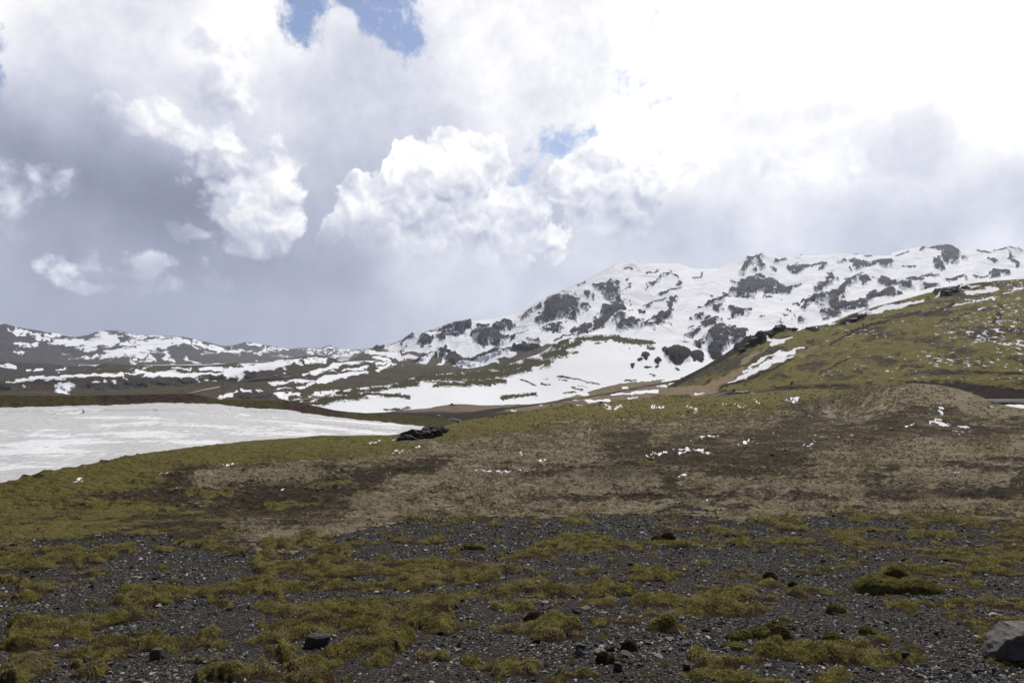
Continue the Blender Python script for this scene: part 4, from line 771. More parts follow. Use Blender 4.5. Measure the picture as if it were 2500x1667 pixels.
# the thick moss of the foreground, a cushion sheet lying on the gravel
def make_moss():
    r0 = 8; r1 = int(np.argmin(np.abs(PYg[:, 600] - 1236)))
    sl_ = slice(r0, r1)
    m = mfe[sl_] + .22 > 0
    h = hmoss[sl_] - .006
    Zm = G1.Z[sl_] + h
    P = np.stack([X[sl_], Y[sl_], Zm], -1); nr, nc = m.shape
    fc = grid_faces(nr, nc); keep = m.ravel()[fc].any(1); fc = fc[keep]
    used = np.unique(fc); idx = np.full(nr * nc, -1); idx[used] = np.arange(len(used))
    m_, t, b, Pc = new_mat('moss_cushion')
    hue, dd, _ = attr('cov')
    n1 = noise(Pc, 1.6, 5, .65); n2 = noise(vscale(Pc, .8, 1, .7), 9, 5, .72); n3 = noise(Pc, 70, 3, .7); n0 = noise(vscale(Pc, 1, 1, 1, (8, 3, 1)), 3.2, 4, .65)
    k = (n2 * .45 + n3 * .30 + n0 * .35 - .06).clamp()
    green = ramp(k, [(.12, (.016, .016, .004)), (.42, (.074, .067, .018)), (.7, (.205, .182, .056)), (1, (.37, .32, .13))])
    straw = ramp(k, [(.10, (.045, .036, .020)), (.5, (.12, .098, .055)), (.9, (.26, .22, .14))])
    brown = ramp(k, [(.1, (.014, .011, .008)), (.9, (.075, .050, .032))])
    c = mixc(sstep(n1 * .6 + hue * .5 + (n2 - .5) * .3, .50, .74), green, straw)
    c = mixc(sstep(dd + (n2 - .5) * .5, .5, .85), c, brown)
    setc(b, c); bump(b, n2 * .8 + n3 * .35, 1.0, .065)
    hue_ = 2 * fbm(X[sl_] / .7, Y[sl_] / .9, 4, 400); dd_ = np.clip(1 - thick[sl_] * 1.5, 0, 1) * .8 + .65 * ss(fbm(X[sl_] / .35, Y[sl_] / .4, 4, 404), -.04, .28) + 1.0 * ss(-lump[sl_], .02, .2)  # brown dead moss; in the lows it paints in the crevice darkness
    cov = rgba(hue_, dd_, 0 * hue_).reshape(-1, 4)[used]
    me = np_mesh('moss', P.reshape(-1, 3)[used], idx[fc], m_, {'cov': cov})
    tag(link('moss', me), kind='stuff')
make_moss()

# point on the finished ground for a photo pixel
def ground_at(px, py, moss=False):
    j = np.clip(np.searchsorted(xs1, px), 1, len(xs1) - 1); fx = (px - xs1[j - 1]) / (xs1[j] - xs1[j - 1])
    col = PYg[:, j] * fx + PYg[:, j - 1] * (1 - fx)
    i = int(np.clip(np.searchsorted(-col, -py), 1, len(col) - 1)); fy = (py - col[i - 1]) / (col[i] - col[i - 1])
    r = []
    for A in (X, Y, G1.Z + (np.maximum(hmoss - .006, 0) if moss else 0)):
        r.append((A[i - 1, j - 1] * (1 - fx) + A[i - 1, j] * fx) * (1 - fy) + (A[i, j - 1] * (1 - fx) + A[i, j] * fx) * fy)
    return Vector(r)

# ------------------------------------------------------------------ air
def make_haze():
    bm = bmesh.new(); bmesh.ops.create_cube(bm, size=1)
    for v in bm.verts: v.co = Vector((v.co.x * 21400, 6250 + v.co.y * 18700, 402 + v.co.z * 1000))
    me = bpy.data.meshes.new('haze'); bm.to_mesh(me); bm.free()
    m = bpy.data.materials.new('haze_air'); m.use_nodes = True; t = m.node_tree; t.nodes.clear()
    out = t.nodes.new('ShaderNodeOutputMaterial'); v = t.nodes.new('ShaderNodeVolumePrincipled')
    v.inputs['Color'].default_value = (.74, .81, .97, 1); v.inputs['Density'].default_value = 4.2e-5; v.inputs['Anisotropy'].default_value = .3
    t.links.new(v.outputs[0], out.inputs['Volume'])
    me.materials.append(m); tag(link('haze', me), kind='stuff')
HAZE = True
if HAZE: make_haze()

# ------------------------------------------------------------------ stones
def mat_stone(name, c1, c2, scale=6.0, lichen=None):
    m, t, b, P = new_mat(name)
    oi = t.nodes.new('ShaderNodeObjectInfo')
    ad = t.nodes.new('ShaderNodeVectorMath'); ad.operation = 'ADD'; t.links.new(P, ad.inputs[0])
    cb = t.nodes.new('ShaderNodeCombineXYZ')
    for i in range(3): t.links.new((V(oi.outputs['Random']) * 37.0).s, cb.inputs[i])
    t.links.new(cb.outputs[0], ad.inputs[1]); Q = ad.outputs[0]
    n1 = noise(Q, scale, 5, .65); n2 = noise(Q, scale * 7, 4, .7)
    c = mixc(n1 * .55 + n2 * .45, c1, c2)
    if lichen: c = mixc(sstep(n1, .68, .82), c, lichen)
    c = mixc(V(oi.outputs['Random']) * .3, c, tuple(.6 * q for q in c1))
    setc(b, c); bump(b, n1 + n2 * .5, .9, .25 / scale)
    b.inputs['Roughness'].default_value = .75; b.inputs['Specular IOR Level'].default_value = .3
    return m
MS_pale = mat_stone('pale_stone', (.17, .16, .15), (.40, .385, .36), 30, (.42, .30, .18))
MS_tan = mat_stone('tan_stone', (.20, .155, .11), (.44, .36, .27), 30)
MS_grey = mat_stone('grey_stone', (.075, .074, .076), (.20, .195, .19), 30)
MS_dark = mat_stone('dark_lava_stone', (.016, .015, .016), (.060, .057, .058), 22)
def hull(seed, n=16, flat=.6, sub=0, elong=1.0):
    r = np.random.default_rng(seed); bm = bmesh.new()
    for _ in range(n):
        v = r.normal(size=3); v /= np.linalg.norm(v); v *= r.uniform(.8, 1.0)
        bm.verts.new((v[0] * elong, v[1], v[2] * flat))
    bmesh.ops.convex_hull(bm, input=bm.verts[:])
    bmesh.ops.delete(bm, geom=[v for v in bm.verts if not v.link_faces], context='VERTS')
    return bm
def rough_stone(seed, n=18, flat=.6, elong=1.0, cuts=3, amp=.06, soft=.08):
    """angular block: hull, edges worn, faces broken up"""
    bm = hull(seed, n, flat, 0, elong)
    bmesh.ops.bevel(bm, geom=bm.edges[:], offset=soft, segments=2, profile=.6, affect='EDGES', clamp_overlap=True)
    bmesh.ops.triangulate(bm, faces=bm.faces[:])
    bmesh.ops.subdivide_edges(bm, edges=[e for e in bm.edges if e.calc_length() > .12], cuts=cuts, use_grid_fill=True)
    P_ = np.array([v.co for v in bm.verts]); s_ = seed * 7.3
    d = fbm(P_[:, 0] * 2.2 + s_, P_[:, 1] * 2.2 + P_[:, 2] * 3.1, 4, 500) * amp * 1.6 + fbm(P_[:, 0] * 9 + P_[:, 2] * 5 + s_, P_[:, 1] * 9, 3, 510) * amp * .5
    bm.normal_update()
    for v, q in zip(bm.verts, d): v.co += v.normal * float(q)
    return bm
def bm_mesh(name, bm, mat, smooth=False):
    me = bpy.data.meshes.new(name); bm.to_mesh(me); bm.free(); me.materials.append(mat)
    if smooth:
        for p in me.polygons: p.use_smooth = True
    return me
taken = []
def put_stone(name, mat, px, py, wpx, hpx, seed, label, cat, group=None, rotz=None, tilt=(0, 0), flat=.62, elong=1.0, depth=.75, sink=.25, n=18, mesh=None, moss=False, parts=None, cuts=2):
    """a stone whose base stands at photo pixel px,py; wpx/hpx its size there"""
    p = ground_at(px, py, moss); k = p.y / F
    me = mesh or bm_mesh(name, rough_stone(seed, n, 1.0, 1.0, cuts), mat)
    w = wpx * k / 2; h = hpx * k / 2
    o = link(name, me, None, (p.x, p.y + w * depth * .5, p.z + h * (1 - 2 * sink)), (tilt[0], tilt[1], rotz if rotz is not None else rng.uniform(0, 6.28)), (w, w * depth, h))
    tag(o, label, cat, group); taken.append((px, py)); return o

# the named rocks of the foreground
def big_boulder():
    p = ground_at(2500, 1614)
    bm = bmesh.new(); k = p.y / F
    # block with a sloping left shoulder, broad top and an undercut front
    pts = [(-80, -5, 12), (-74, -12, 36), (-50, -20, 66), (-22, -24, 82), (12, -20, 80), (52, -18, 74), (86, -10, 58), (96, 0, 30), (92, 2, 0), (-66, 2, 0), (-78, 40, 14), (-60, 60, 52), (-20, 66, 84), (40, 64, 86), (84, 52, 62), (94, 50, 20), (-40, 62, 0), (60, 60, 0), (-46, -28, 22), (20, -30, 30), (60, -24, 36), (-10, -8, 88), (30, 30, 90)]
    for q in pts: bm.verts.new((q[0] * k, q[1] * k, q[2] * k * 1.0))
    bmesh.ops.convex_hull(bm, input=bm.verts[:])
    bmesh.ops.delete(bm, geom=[v for v in bm.verts if not v.link_faces], context='VERTS')
    bmesh.ops.bevel(bm, geom=bm.edges[:], offset=5 * k, segments=2, profile=.6, affect='EDGES', clamp_overlap=True)
    bmesh.ops.triangulate(bm, faces=bm.faces[:])
    for _ in range(2): bmesh.ops.subdivide_edges(bm, edges=[e for e in bm.edges if e.calc_length() > 5 * k], cuts=1, use_grid_fill=True)
    P_ = np.array([v.co for v in bm.verts]) / (100 * k)
    d = fbm(P_[:, 0] * 2.5, P_[:, 1] * 2.5 + P_[:, 2] * 3, 4, 520) * 9 + ridged(P_[:, 0] * 5 + P_[:, 2] * 2, P_[:, 1] * 4 + P_[:, 2] * 6, 4, 525) * 3
    bm.normal_update()
    for v, q in zip(bm.verts, d): v.co += v.normal * float(q * k)
    me = bm_mesh('boulder', bm, mat_stone('boulder_stone', (.035, .033, .031), (.22, .21, .195), 11, (.20, .19, .15)))
    tag(link('boulder', me, None, (p.x, p.y, p.z - 8 * k)), 'big rough grey boulder at the bottom right corner, its lower side undercut', 'boulder')
    taken.append((2475, 1600))
big_boulder()
def block(px, py, w, h, label, mat, seed, depth=.8, top=.8, lean=0):
    p = ground_at(px, py); k = p.y / F; bm = bmesh.new(); r = np.random.default_rng(seed)
    for z, s_ in ((-.15, 1.0), (.5, .98), (1.0, top)):
        for a_ in np.linspace(0, 2 * math.pi, 7, endpoint=False):
            a_ += r.uniform(-.38, .38)
            cx, cy = math.cos(a_), math.sin(a_); q = max(abs(cx), abs(cy)) ** -.6
            bm.verts.new(((cx * q * w / 2 * s_ * .9 + lean * z) * k, (cy * q * w / 2 * depth * s_ * .9) * k, (z + r.uniform(-.12, .04)) * h * k))
    bmesh.ops.convex_hull(bm, input=bm.verts[:])
    bmesh.ops.delete(bm, geom=[v for v in bm.verts if not v.link_faces], context='VERTS')
    bmesh.ops.bevel(bm, geom=bm.edges[:], offset=w * .05 * k, segments=2, profile=.6, affect='EDGES', clamp_overlap=True)
    bmesh.ops.triangulate(bm, faces=bm.faces[:])
    bmesh.ops.subdivide_edges(bm, edges=[e for e in bm.edges if e.calc_length() > w * .12 * k], cuts=2, use_grid_fill=True)
    P_ = np.array([v.co for v in bm.verts]) / (w * k); d = fbm(P_[:, 0] * 4 + seed, P_[:, 1] * 4 + P_[:, 2] * 5, 4, 530) * .05 * w * k
    bm.normal_update()
    for v, q in zip(bm.verts, d): v.co += v.normal * float(q)
    tag(link('stone', bm_mesh('stone', bm, mat), None, (p.x, p.y + w * k * depth * .4, p.z)), label, 'stone'); taken.append((px, py))
block(768, 1584, 68, 25, 'black lava block with a flat top standing behind a moss cushion', MS_dark, 3, .7, .9, 6)
block(379, 1612, 38, 26, 'rounded dark brown stone with a pale cap set in moss at the lower left', mat_stone('brown_stone', (.030, .026, .024), (.10, .085, .075), 20, (.3, .29, .27)), 5, .8, .8)
block(2214, 1613, 24, 20, 'dark blunt stone next to the moss patch at the lower right', MS_dark, 8, .8, .75)
block(1678, 1640, 22, 16, 'small near black stone among pale stones near the bottom edge', MS_dark, 9, .9, .8)
block(1510, 1645, 26, 20, 'near black stone between pale stones, left of the smaller black one', MS_dark, 19, .9, .8)
put_stone('stone', MS_pale, 1236, 1412, 13, 34, 31, 'narrow pale stone slab standing upright behind the moss', 'stone', rotz=.3, tilt=(0, .22), depth=.5, sink=.12, n=12)
put_stone('stone', MS_pale, 507, 1580, 17, 22, 33, 'pointed pale grey stone standing up between two moss patches', 'stone', rotz=.1, depth=.7, sink=.15, n=9)
put_stone('stone', MS_tan, 991, 1660, 30, 18, 35, 'flat cream coloured stone by itself near the bottom edge', 'stone', rotz=.2, sink=.2)
put_stone('stone', MS_tan, 1660, 1551, 30, 20, 37, 'broad sand coloured angular slab lying on the black gravel', 'stone', rotz=.0, sink=.2, n=10)
put_stone('stone', MS_pale, 858, 1470, 17, 13, 39, 'pale grey cube shaped stone on bare gravel left of centre', 'stone', rotz=.5, sink=.1, n=10)
put_stone('stone', MS_grey, 1415, 1600, 32, 26, 41, 'grey pointed stone in front of a bigger slab in the stone cluster', 'stone', rotz=.2, sink=.15, n=10)
put_stone('stone', MS_grey, 1418, 1582, 34, 20, 43, 'flat mid grey slab behind the pointed stone of the cluster', 'stone', rotz=.6, sink=.2)
put_stone('stone', MS_tan, 1468, 1592, 44, 16, 45, 'long orange stained slab in the middle of the stone cluster', 'stone', rotz=.1, sink=.2)
put_stone('stone', MS_grey, 1530, 1602, 40, 14, 47, 'low leaning bluish grey slab right of the orange stained slab', 'stone', rotz=-.3, tilt=(0, .3), sink=.15)
put_stone('stone', MS_pale, 1635, 1565, 32, 12, 49, 'flat pale slab lying below the sand coloured one', 'stone', rotz=.1, sink=.2)
put_stone('stone', MS_grey, 2165, 1590, 36, 13, 51, 'smooth long mid grey stone right of centre of the moss patch', 'stone', rotz=.1, sink=.25)

# pebbles too many to count, and the 280 that show largest as stones
VAR = []
for i in range(14):
    bm = hull(900 + i, 11, rng.uniform(.45, .8), 0, rng.uniform(1, 1.5)); bmesh.ops.triangulate(bm, faces=bm.faces[:])
    vs = np.array([v.co for v in bm.verts]); fs = np.array([[v.index for v in f.verts] for f in bm.faces]) if not bm.verts.ensure_lookup_table() else None
    bm.verts.index_update(); fs = np.array([[v.index for v in f.verts] for f in bm.faces]); bm.free(); VAR.append((vs, fs))
def scatter_ground(n, dens, rows):
    """indices of grid cells drawn by world area times density"""
    sub = np.s_[rows[0]:rows[1]]
    Xs, Ys = X[sub], Y[sub]
    ar = np.abs(np.gradient(Xs, axis=1) * np.gradient(Ys, axis=0)) * dens[sub]
    p = (ar / ar.sum()).ravel(); cdf = np.cumsum(p)
    k = np.searchsorted(cdf, rng.random(n)); k = np.clip(k, 0, len(p) - 1)
    return k // Xs.shape[1] + rows[0], k % Xs.shape[1]
def merged(name, pos, scl, rotz, tilt, var, mat, colr=None, kind='stuff'):
    Vs, Fs, Cs, off = [], [], [], 0
    for v_i in range(len(VAR)):
        idx = np.where(var == v_i)[0]
        if not len(idx): continue
        vs, fs = VAR[v_i]
        c_, s_ = np.cos(rotz[idx]), np.sin(rotz[idx]); ct, st_ = np.cos(tilt[idx]), np.sin(tilt[idx])
        q = vs[None] * scl[idx][:, None, None]
        qx = q[..., 0] * ct[:, None] + q[..., 2] * st_[:, None]; qz = -q[..., 0] * st_[:, None] + q[..., 2] * ct[:, None]
        x_ = qx * c_[:, None] - q[..., 1] * s_[:, None]; y_ = qx * s_[:, None] + q[..., 1] * c_[:, None]
        P_ = np.stack([x_, y_, qz], -1) + pos[idx][:, None]
        Vs.append(P_.reshape(-1, 3)); Fs.append((fs[None] + (np.arange(len(idx)) * len(vs))[:, None, None] + off).reshape(-1, 3))
        if colr is not None: Cs.append(np.repeat(colr[idx], len(vs), 0))
        off += len(idx) * len(vs)
    me = np_mesh(name, np.concatenate(Vs), np.concatenate(Fs), mat, {'cov': np.concatenate(Cs)} if Cs else None, smooth=False, nper=3)
    return tag(link(name, me), kind=kind)
LAND = [(2475, 1600, 'the big corner boulder'), (768, 1570, 'the black lava block'), (379, 1600, 'the rounded brown stone'), (2214, 1605, 'the dark blunt stone'), (1232, 1398, 'the upright stone slab'), (507, 1575, 'the pointed pale stone'),
    (991, 1650, 'the cream coloured stone'), (1660, 1545, 'the sand coloured slab'), (858, 1465, 'the pale cube shaped stone'), (1468, 1592, 'the orange stained slab'), (2206, 1435, 'the large moss mound'), (1890, 1545, 'the rounded moss mound'),
    (2045, 1490, 'the small domed moss mound'), (795, 1360, 'the top left moss cushion'), (1316, 1508, 'the notched turf clod'), (1624, 1313, 'the far turf clod'), (1883, 1410, 'the small black turf clod'), (90, 1420, 'the left frame edge'), (2440, 1350, 'the right frame edge'), (1250, 1660, 'the bottom middle of the frame')]
def pebbles():
    dn = (grav * near) * (1 - ss(mfe, -.3, -.05) * .97) * (PY < 1700) * (PX > -120) * (PX < 2620) * (1 + 1.2 * ss(fbm(X / 1.2, Y / 1.2, 3, 540), -.1, .4)) * (1 + 1.3 * ss(PX, 1100, 1600) * ss(PY, 1480, 1600))
    r0, r1 = 12, int(np.argmin(np.abs(PYg[:, 600] - 1240)))
    n = 75000
    i, j = scatter_ground(n, dn / np.clip(Dg, 5, 30) ** .5, (r0, r1))
    pos = np.stack([X[i, j] + rng.uniform(-.01, .01, n), Y[i, j] + rng.uniform(-.03, .03, n), G1.Z[i, j]], -1)
    sc = .0060 * (1 + Dg[i, j] / 16) * np.exp(rng.normal(0, .55, n)); sc = np.clip(sc, .0035, .06)
    pos[:, 2] += sc * .12
    base = rng.random(n); g = np.where(base < .52, rng.uniform(.02, .07, n), np.where(base < .86, rng.uniform(.08, .16, n), rng.uniform(.20, .42, n)))
    tint = rng.random((n, 1)) * (rng.random((n, 1)) > .7)
    col = np.stack([g * (1 + .12 * tint[:, 0]), g * (.985 - .05 * tint[:, 0]), g * (.96 - .22 * tint[:, 0]), np.ones(n)], -1)
    m, t, b, P = new_mat('pebble')
    a_ = t.nodes.new('ShaderNodeAttribute'); a_.attribute_name = 'cov'
    n1 = noise(P, 60, 3, .6)
    mm = t.nodes.new('ShaderNodeVectorMath'); mm.operation = 'SCALE'; t.links.new(a_.outputs['Color'], mm.inputs[0]); t.links.new((n1 * .6 + .7).s, mm.inputs['Scale'])
    setc(b, mm.outputs[0])
    merged('gravel', pos, sc, rng.uniform(0, 6.28, n), rng.normal(0, .35, n), rng.integers(0, len(VAR), n), m, col)
    # the single stones
    big = [('pale', MS_pale, 'pale grey'), ('tan', MS_tan, 'sand coloured'), ('grey', MS_grey, 'mid grey'), ('dark', MS_dark, 'black')]
    meshes = {k: [bm_mesh('stone', rough_stone(700 + q * 9 + ki, 12 + q % 5, [.5, .62, .75][q % 3], [1.0, 1.25, 1.5][q % 3], 1, .05), mt) for q in range(5)] for ki, (k, mt, _) in enumerate(big)}
    n = 270; i, j = scatter_ground(n * 3, dn * (1 + 3.5 * ss(PY, 1440, 1620) + 2 * ss(strokes(PX, PY, [(1440, 1590, 1720, 1580, 60), (1900, 1640, 2100, 1650, 30), (2000, 1560, 2300, 1600, 80)]), -.2, .5)) / np.clip(Dg, 5, 30), (r0, r1))
    cnt = 0
    for a1, b1 in zip(i, j):
        px, py = PXg[a1, b1], PYg[a1, b1]
        if cnt >= n or px < -20 or px > 2520 or py > 1668: continue
        if any(abs(px - q[0]) < 14 and abs(py - q[1]) < 9 for q in taken): continue
        taken.append((px, py)); cnt += 1
        r = rng.random(); k, mt, nm = big[0] if r < .42 else big[1] if r < .55 else big[2] if r < .8 else big[3]
        D_ = Dg[a1, b1]; sz = float(np.clip(.020 * (1 + D_ / 22) * math.exp(rng.normal(0, .33)), .014, .062))
        o = link('stone', meshes[k][rng.integers(5)], None, (X[a1, b1], Y[a1, b1], G1.Z[a1, b1] + sz * .16), (rng.normal(0, .2), rng.normal(0, .2), rng.uniform(0, 6.28)), (sz, sz * rng.uniform(.7, 1), sz * rng.uniform(.5, .8)))
        rel = None
        for lx, ly, ln in LAND:
            dd = math.hypot((px - lx) * 1.0, (py - ly) * 1.8)
            if rel is None or dd < rel[0]: rel = (dd, lx, ly, ln)
        dx_, dy_ = px - rel[1], (py - rel[2]) * 1.8
        side = ('left of' if dx_ < 0 else 'right of') if abs(dx_) > abs(dy_) else ('behind' if dy_ < 0 else 'in front of')
        near_ = 'close ' if rel[0] < 75 else '' if rel[0] < 150 else 'well '
        size = 'larger' if sz > .038 else 'small' if sz > .022 else 'tiny'
        tag(o, f'{size} {nm} stone {near_}{side} {rel[3]}', 'stone', f'{size} {nm} stones {near_}{side} {rel[3]}')
pebbles()

# ------------------------------------------------------------------ moss mounds and turf clods standing clear of the rest
MM_moss = bpy.data.materials['moss_cushion']
def mat_clod():
    m, t, b, P = new_mat('turf_clod')
    n1 = noise(P, 9, 5, .7); n2 = noise(P, 50, 4, .7)
    setc(b, ramp((n1 * .5 + n2 * .5), [(.2, (.014, .011, .007)), (.6, (.062, .050, .028)), (.95, (.17, .14, .075))])); bump(b, n1 + n2 * .5, 1, .05); return m
MC = mat_clod()
def mound(name, px, py, wpx, hpx, label, cat, mat, seed, lobes, dep=.55, cavity=None, group=None):
    """lumpy dome built of lobes (x, y, rx, ry, h in shares of its width); base line at photo pixel px,py"""
    p = ground_at(px, py); k = p.y / F; w = wpx * k; N = 90
    u = np.linspace(-.62, .62, N); Ux, Uy = np.meshgrid(u, np.linspace(-.7, .7, 70))
    h = np.zeros_like(Ux)
    for (x0, y0, rx, ry, hh) in lobes:
        r = ((Ux - x0) / rx) ** 2 + ((Uy - y0) / ry) ** 2
        h = np.maximum(h, hh * np.sqrt(np.clip(1 - r, 0, 1)))
    h = smooth1(smooth1(h, 2, 0), 2, 1)
    if cavity: h -= cavity[4] * np.exp(-(((Ux - cavity[0]) / cavity[2]) ** 2 + ((Uy - cavity[1]) / cavity[3]) ** 2))
    ed = ss(h, 0, .12)
    h = h * (1 + .22 * fbm(Ux * 7 + seed, Uy * 9, 4, 560)) + .05 * ed * fbm(Ux * 24, Uy * 24 + seed, 3, 566)
    Pz = h * hpx / max(q[4] for q in lobes) * k - .022 * (1 - ed) - .004
    P_ = np.stack([Ux * w, Uy * w * dep, Pz], -1)
    fc = grid_faces(70, N); keep = (h.ravel()[fc] > -.02).any(1) & (ed.ravel()[fc].max(1) > .01)
    fc = fc[keep]; used = np.unique(fc); idx = np.zeros(70 * N, int); idx[used] = np.arange(len(used))
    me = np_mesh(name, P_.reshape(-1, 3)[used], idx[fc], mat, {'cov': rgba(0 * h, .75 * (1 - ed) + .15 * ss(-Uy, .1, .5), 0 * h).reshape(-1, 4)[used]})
    # follow the ground under it
    o = link(name, me, None, (p.x, p.y + w * dep * .45, p.z)); tag(o, label, cat, group)
    return o
mound('moss_mound', 2206, 1450, 190, 44, 'large dark olive moss mound with a hollow top on the right part of the gravel', 'moss mound', MM_moss, 1, [(-.18, -.05, .36, .5, .8), (.08, .25, .28, .4, 1.0), (.22, -.1, .3, .45, .72), (.44, -.05, .18, .4, .3)], .6, cavity=(.03, .08, .14, .12, .55))
mound('moss_mound', 1890, 1560, 92, 34, 'smooth rounded moss mound with yellow green left side, right of the sand coloured slab', 'moss mound', MM_moss, 2, [(-.15, 0, .45, .6, .7), (.15, .05, .4, .6, 1.0)], .6)
mound('moss_mound', 1810, 1562, 62, 22, 'low moss mound leaning against the rounded one to its right', 'moss mound', MM_moss, 12, [(-.1, 0, .5, .6, .8), (.2, .05, .36, .5, 1.0)], .6)
mound('moss_mound', 1795, 1585, 62, 14, 'flat blackish green moss mound below the two bigger mounds', 'moss mound', MM_moss, 3, [(0, 0, .55, .6, 1.0)], .6)
mound('moss_mound', 2045, 1500, 48, 20, 'small domed moss mound with an earthy dark front', 'moss mound', MM_moss, 4, [(-.1, 0, .36, .5, 1.0), (.25, .1, .36, .5, .8)], .7)
mound('moss_mound', 2041, 1565, 56, 20, 'dull green hummock of moss below the small domed one', 'moss mound', MM_moss, 5, [(0, 0, .5, .5, 1.0)], .7)
mound('moss_mound', 2126, 1548, 48, 18, 'rough moss hummock with straw coloured tips on the lower right gravel', 'moss mound', MM_moss, 6, [(-.1, 0, .4, .5, 1.0), (.25, 0, .3, .5, .6)], .7)
mound('moss_mound', 795, 1370, 74, 20, 'domed moss cushion with a dark hollow in front, at the top left of the gravel', 'moss mound', MM_moss, 7, [(0, 0, .5, .55, 1.0)], .6, cavity=(.05, -.35, .2, .15, .5))
mound('moss_mound', 1156, 1342, 60, 14, 'low brown edged moss cushion on gravel at the centre', 'moss mound', MM_moss, 8, [(0, 0, .5, .55, 1.0)], .6)
mound('turf_clod', 1316, 1520, 76, 24, 'long dark clod of turned turf with a notch, behind a strip of green moss', 'turf clod', MC, 9, [(-.12, 0, .4, .5, 1.0), (.3, -.05, .26, .4, .8)], .55)
mound('turf_clod', 1624, 1323, 62, 20, 'black brown turf clod lying above a long moss strip', 'turf clod', MC, 10, [(-.25, 0, .26, .45, .6), (.15, 0, .34, .45, 1.0)], .55)
mound('turf_clod', 1538, 1590, 44, 24, 'shaggy brown turf clod among the pale stones', 'turf clod', MC, 11, [(0, 0, .5, .5, 1.0)], .8)
mound('turf_clod', 1480, 1622, 50, 26, 'ragged brown turf clod in front of the orange stained slab', 'turf clod', MC, 14, [(-.1, 0, .4, .5, 1.0), (.3, .1, .26, .4, .7)], .8)
mound('turf_clod', 1883, 1416, 38, 16, 'small black turf clod left of the large moss mound', 'turf clod', MC, 15, [(0, 0, .5, .5, 1.0)], .7)
mound('turf_clod', 1936, 1436, 32, 15, 'second dark clod, between the small black clod and the large moss mound', 'turf clod', MC, 16, [(.1, 0, .45, .5, 1.0)], .7)

def moss_fringe():
    """short upright tips standing out of the moss cushions"""
    r0, r1 = 12, int(np.argmin(np.abs(PYg[:, 600] - 1262)))
    dens = ss(thick, .06, .3) * (PX > -120) * (PX < 2620) * (PY < 1700) / np.clip(Dg, 6, 30) ** 1.1
    n = 150000; i, j = scatter_ground(n, dens, (r0, r1)); D_ = Dg[i, j]
    fx_, fy_ = rng.random(n), rng.random(n)
    i2 = np.minimum(i + 1, G1.nr - 1); j2 = np.minimum(j + 1, G1.nc - 1); Zt = G1.Z + hmoss - .006
    def bl(A): return (A[i, j] * (1 - fx_) + A[i, j2] * fx_) * (1 - fy_) + (A[i2, j] * (1 - fx_) + A[i2, j2] * fx_) * fy_
    x0, y0, z0 = bl(X), bl(Y), bl(Zt)
    h = rng.uniform(.008, .026, n) * (.7 + D_ / 22); w = rng.uniform(.0025, .006, n) * (.6 + D_ / 14); a_ = rng.uniform(0, 3.14, n)
    lx, ly = rng.normal(.15, .5, n) * h, rng.normal(0, .5, n) * h; dx, dy = np.cos(a_) * w, np.sin(a_) * w
    P_ = np.stack([np.stack([x0 - dx, y0 - dy, z0 - .004], -1), np.stack([x0 + dx, y0 + dy, z0 - .004], -1), np.stack([x0 + lx, y0 + ly, z0 + h], -1)], 1).reshape(-1, 3)
    cl_ = np.clip(.5 + 1.1 * fbm(x0 / .16, y0 / .2, 3, 620) + rng.normal(0, .2, n), 0, 1); st_ = np.clip(1.6 * fbm(x0 / .5, y0 / .6, 3, 624) + (rng.random(n) > .86) * .8, 0, 1)
    cov = np.repeat(np.stack([cl_, st_, 0 * cl_, 0 * cl_ + 1], -1), 3, 0)
    m, t, b, Pq = new_mat('moss_tips'); tn, sw, _ = attr('cov')
    c = mixc(tn, (.038, .036, .010), (.32, .285, .090)); c = mixc(sw, c, (.34, .28, .16)); setc(b, c)
    tr = t.nodes.new('ShaderNodeBsdfTranslucent'); t.links.new(c, tr.inputs[0]); mx_ = t.nodes.new('ShaderNodeMixShader'); mx_.inputs[0].default_value = .5
    t.links.new(b.outputs[0], mx_.inputs[1]); t.links.new(tr.outputs[0], mx_.inputs[2]); t.links.new(mx_.outputs[0], [q for q in t.nodes if q.type == 'OUTPUT_MATERIAL'][0].inputs[0])
    tag(link('moss', np_mesh('moss_tips', P_, np.arange(n * 3).reshape(-1, 3), m, {'cov': cov}, smooth=False, nper=3)), kind='stuff')
moss_fringe()

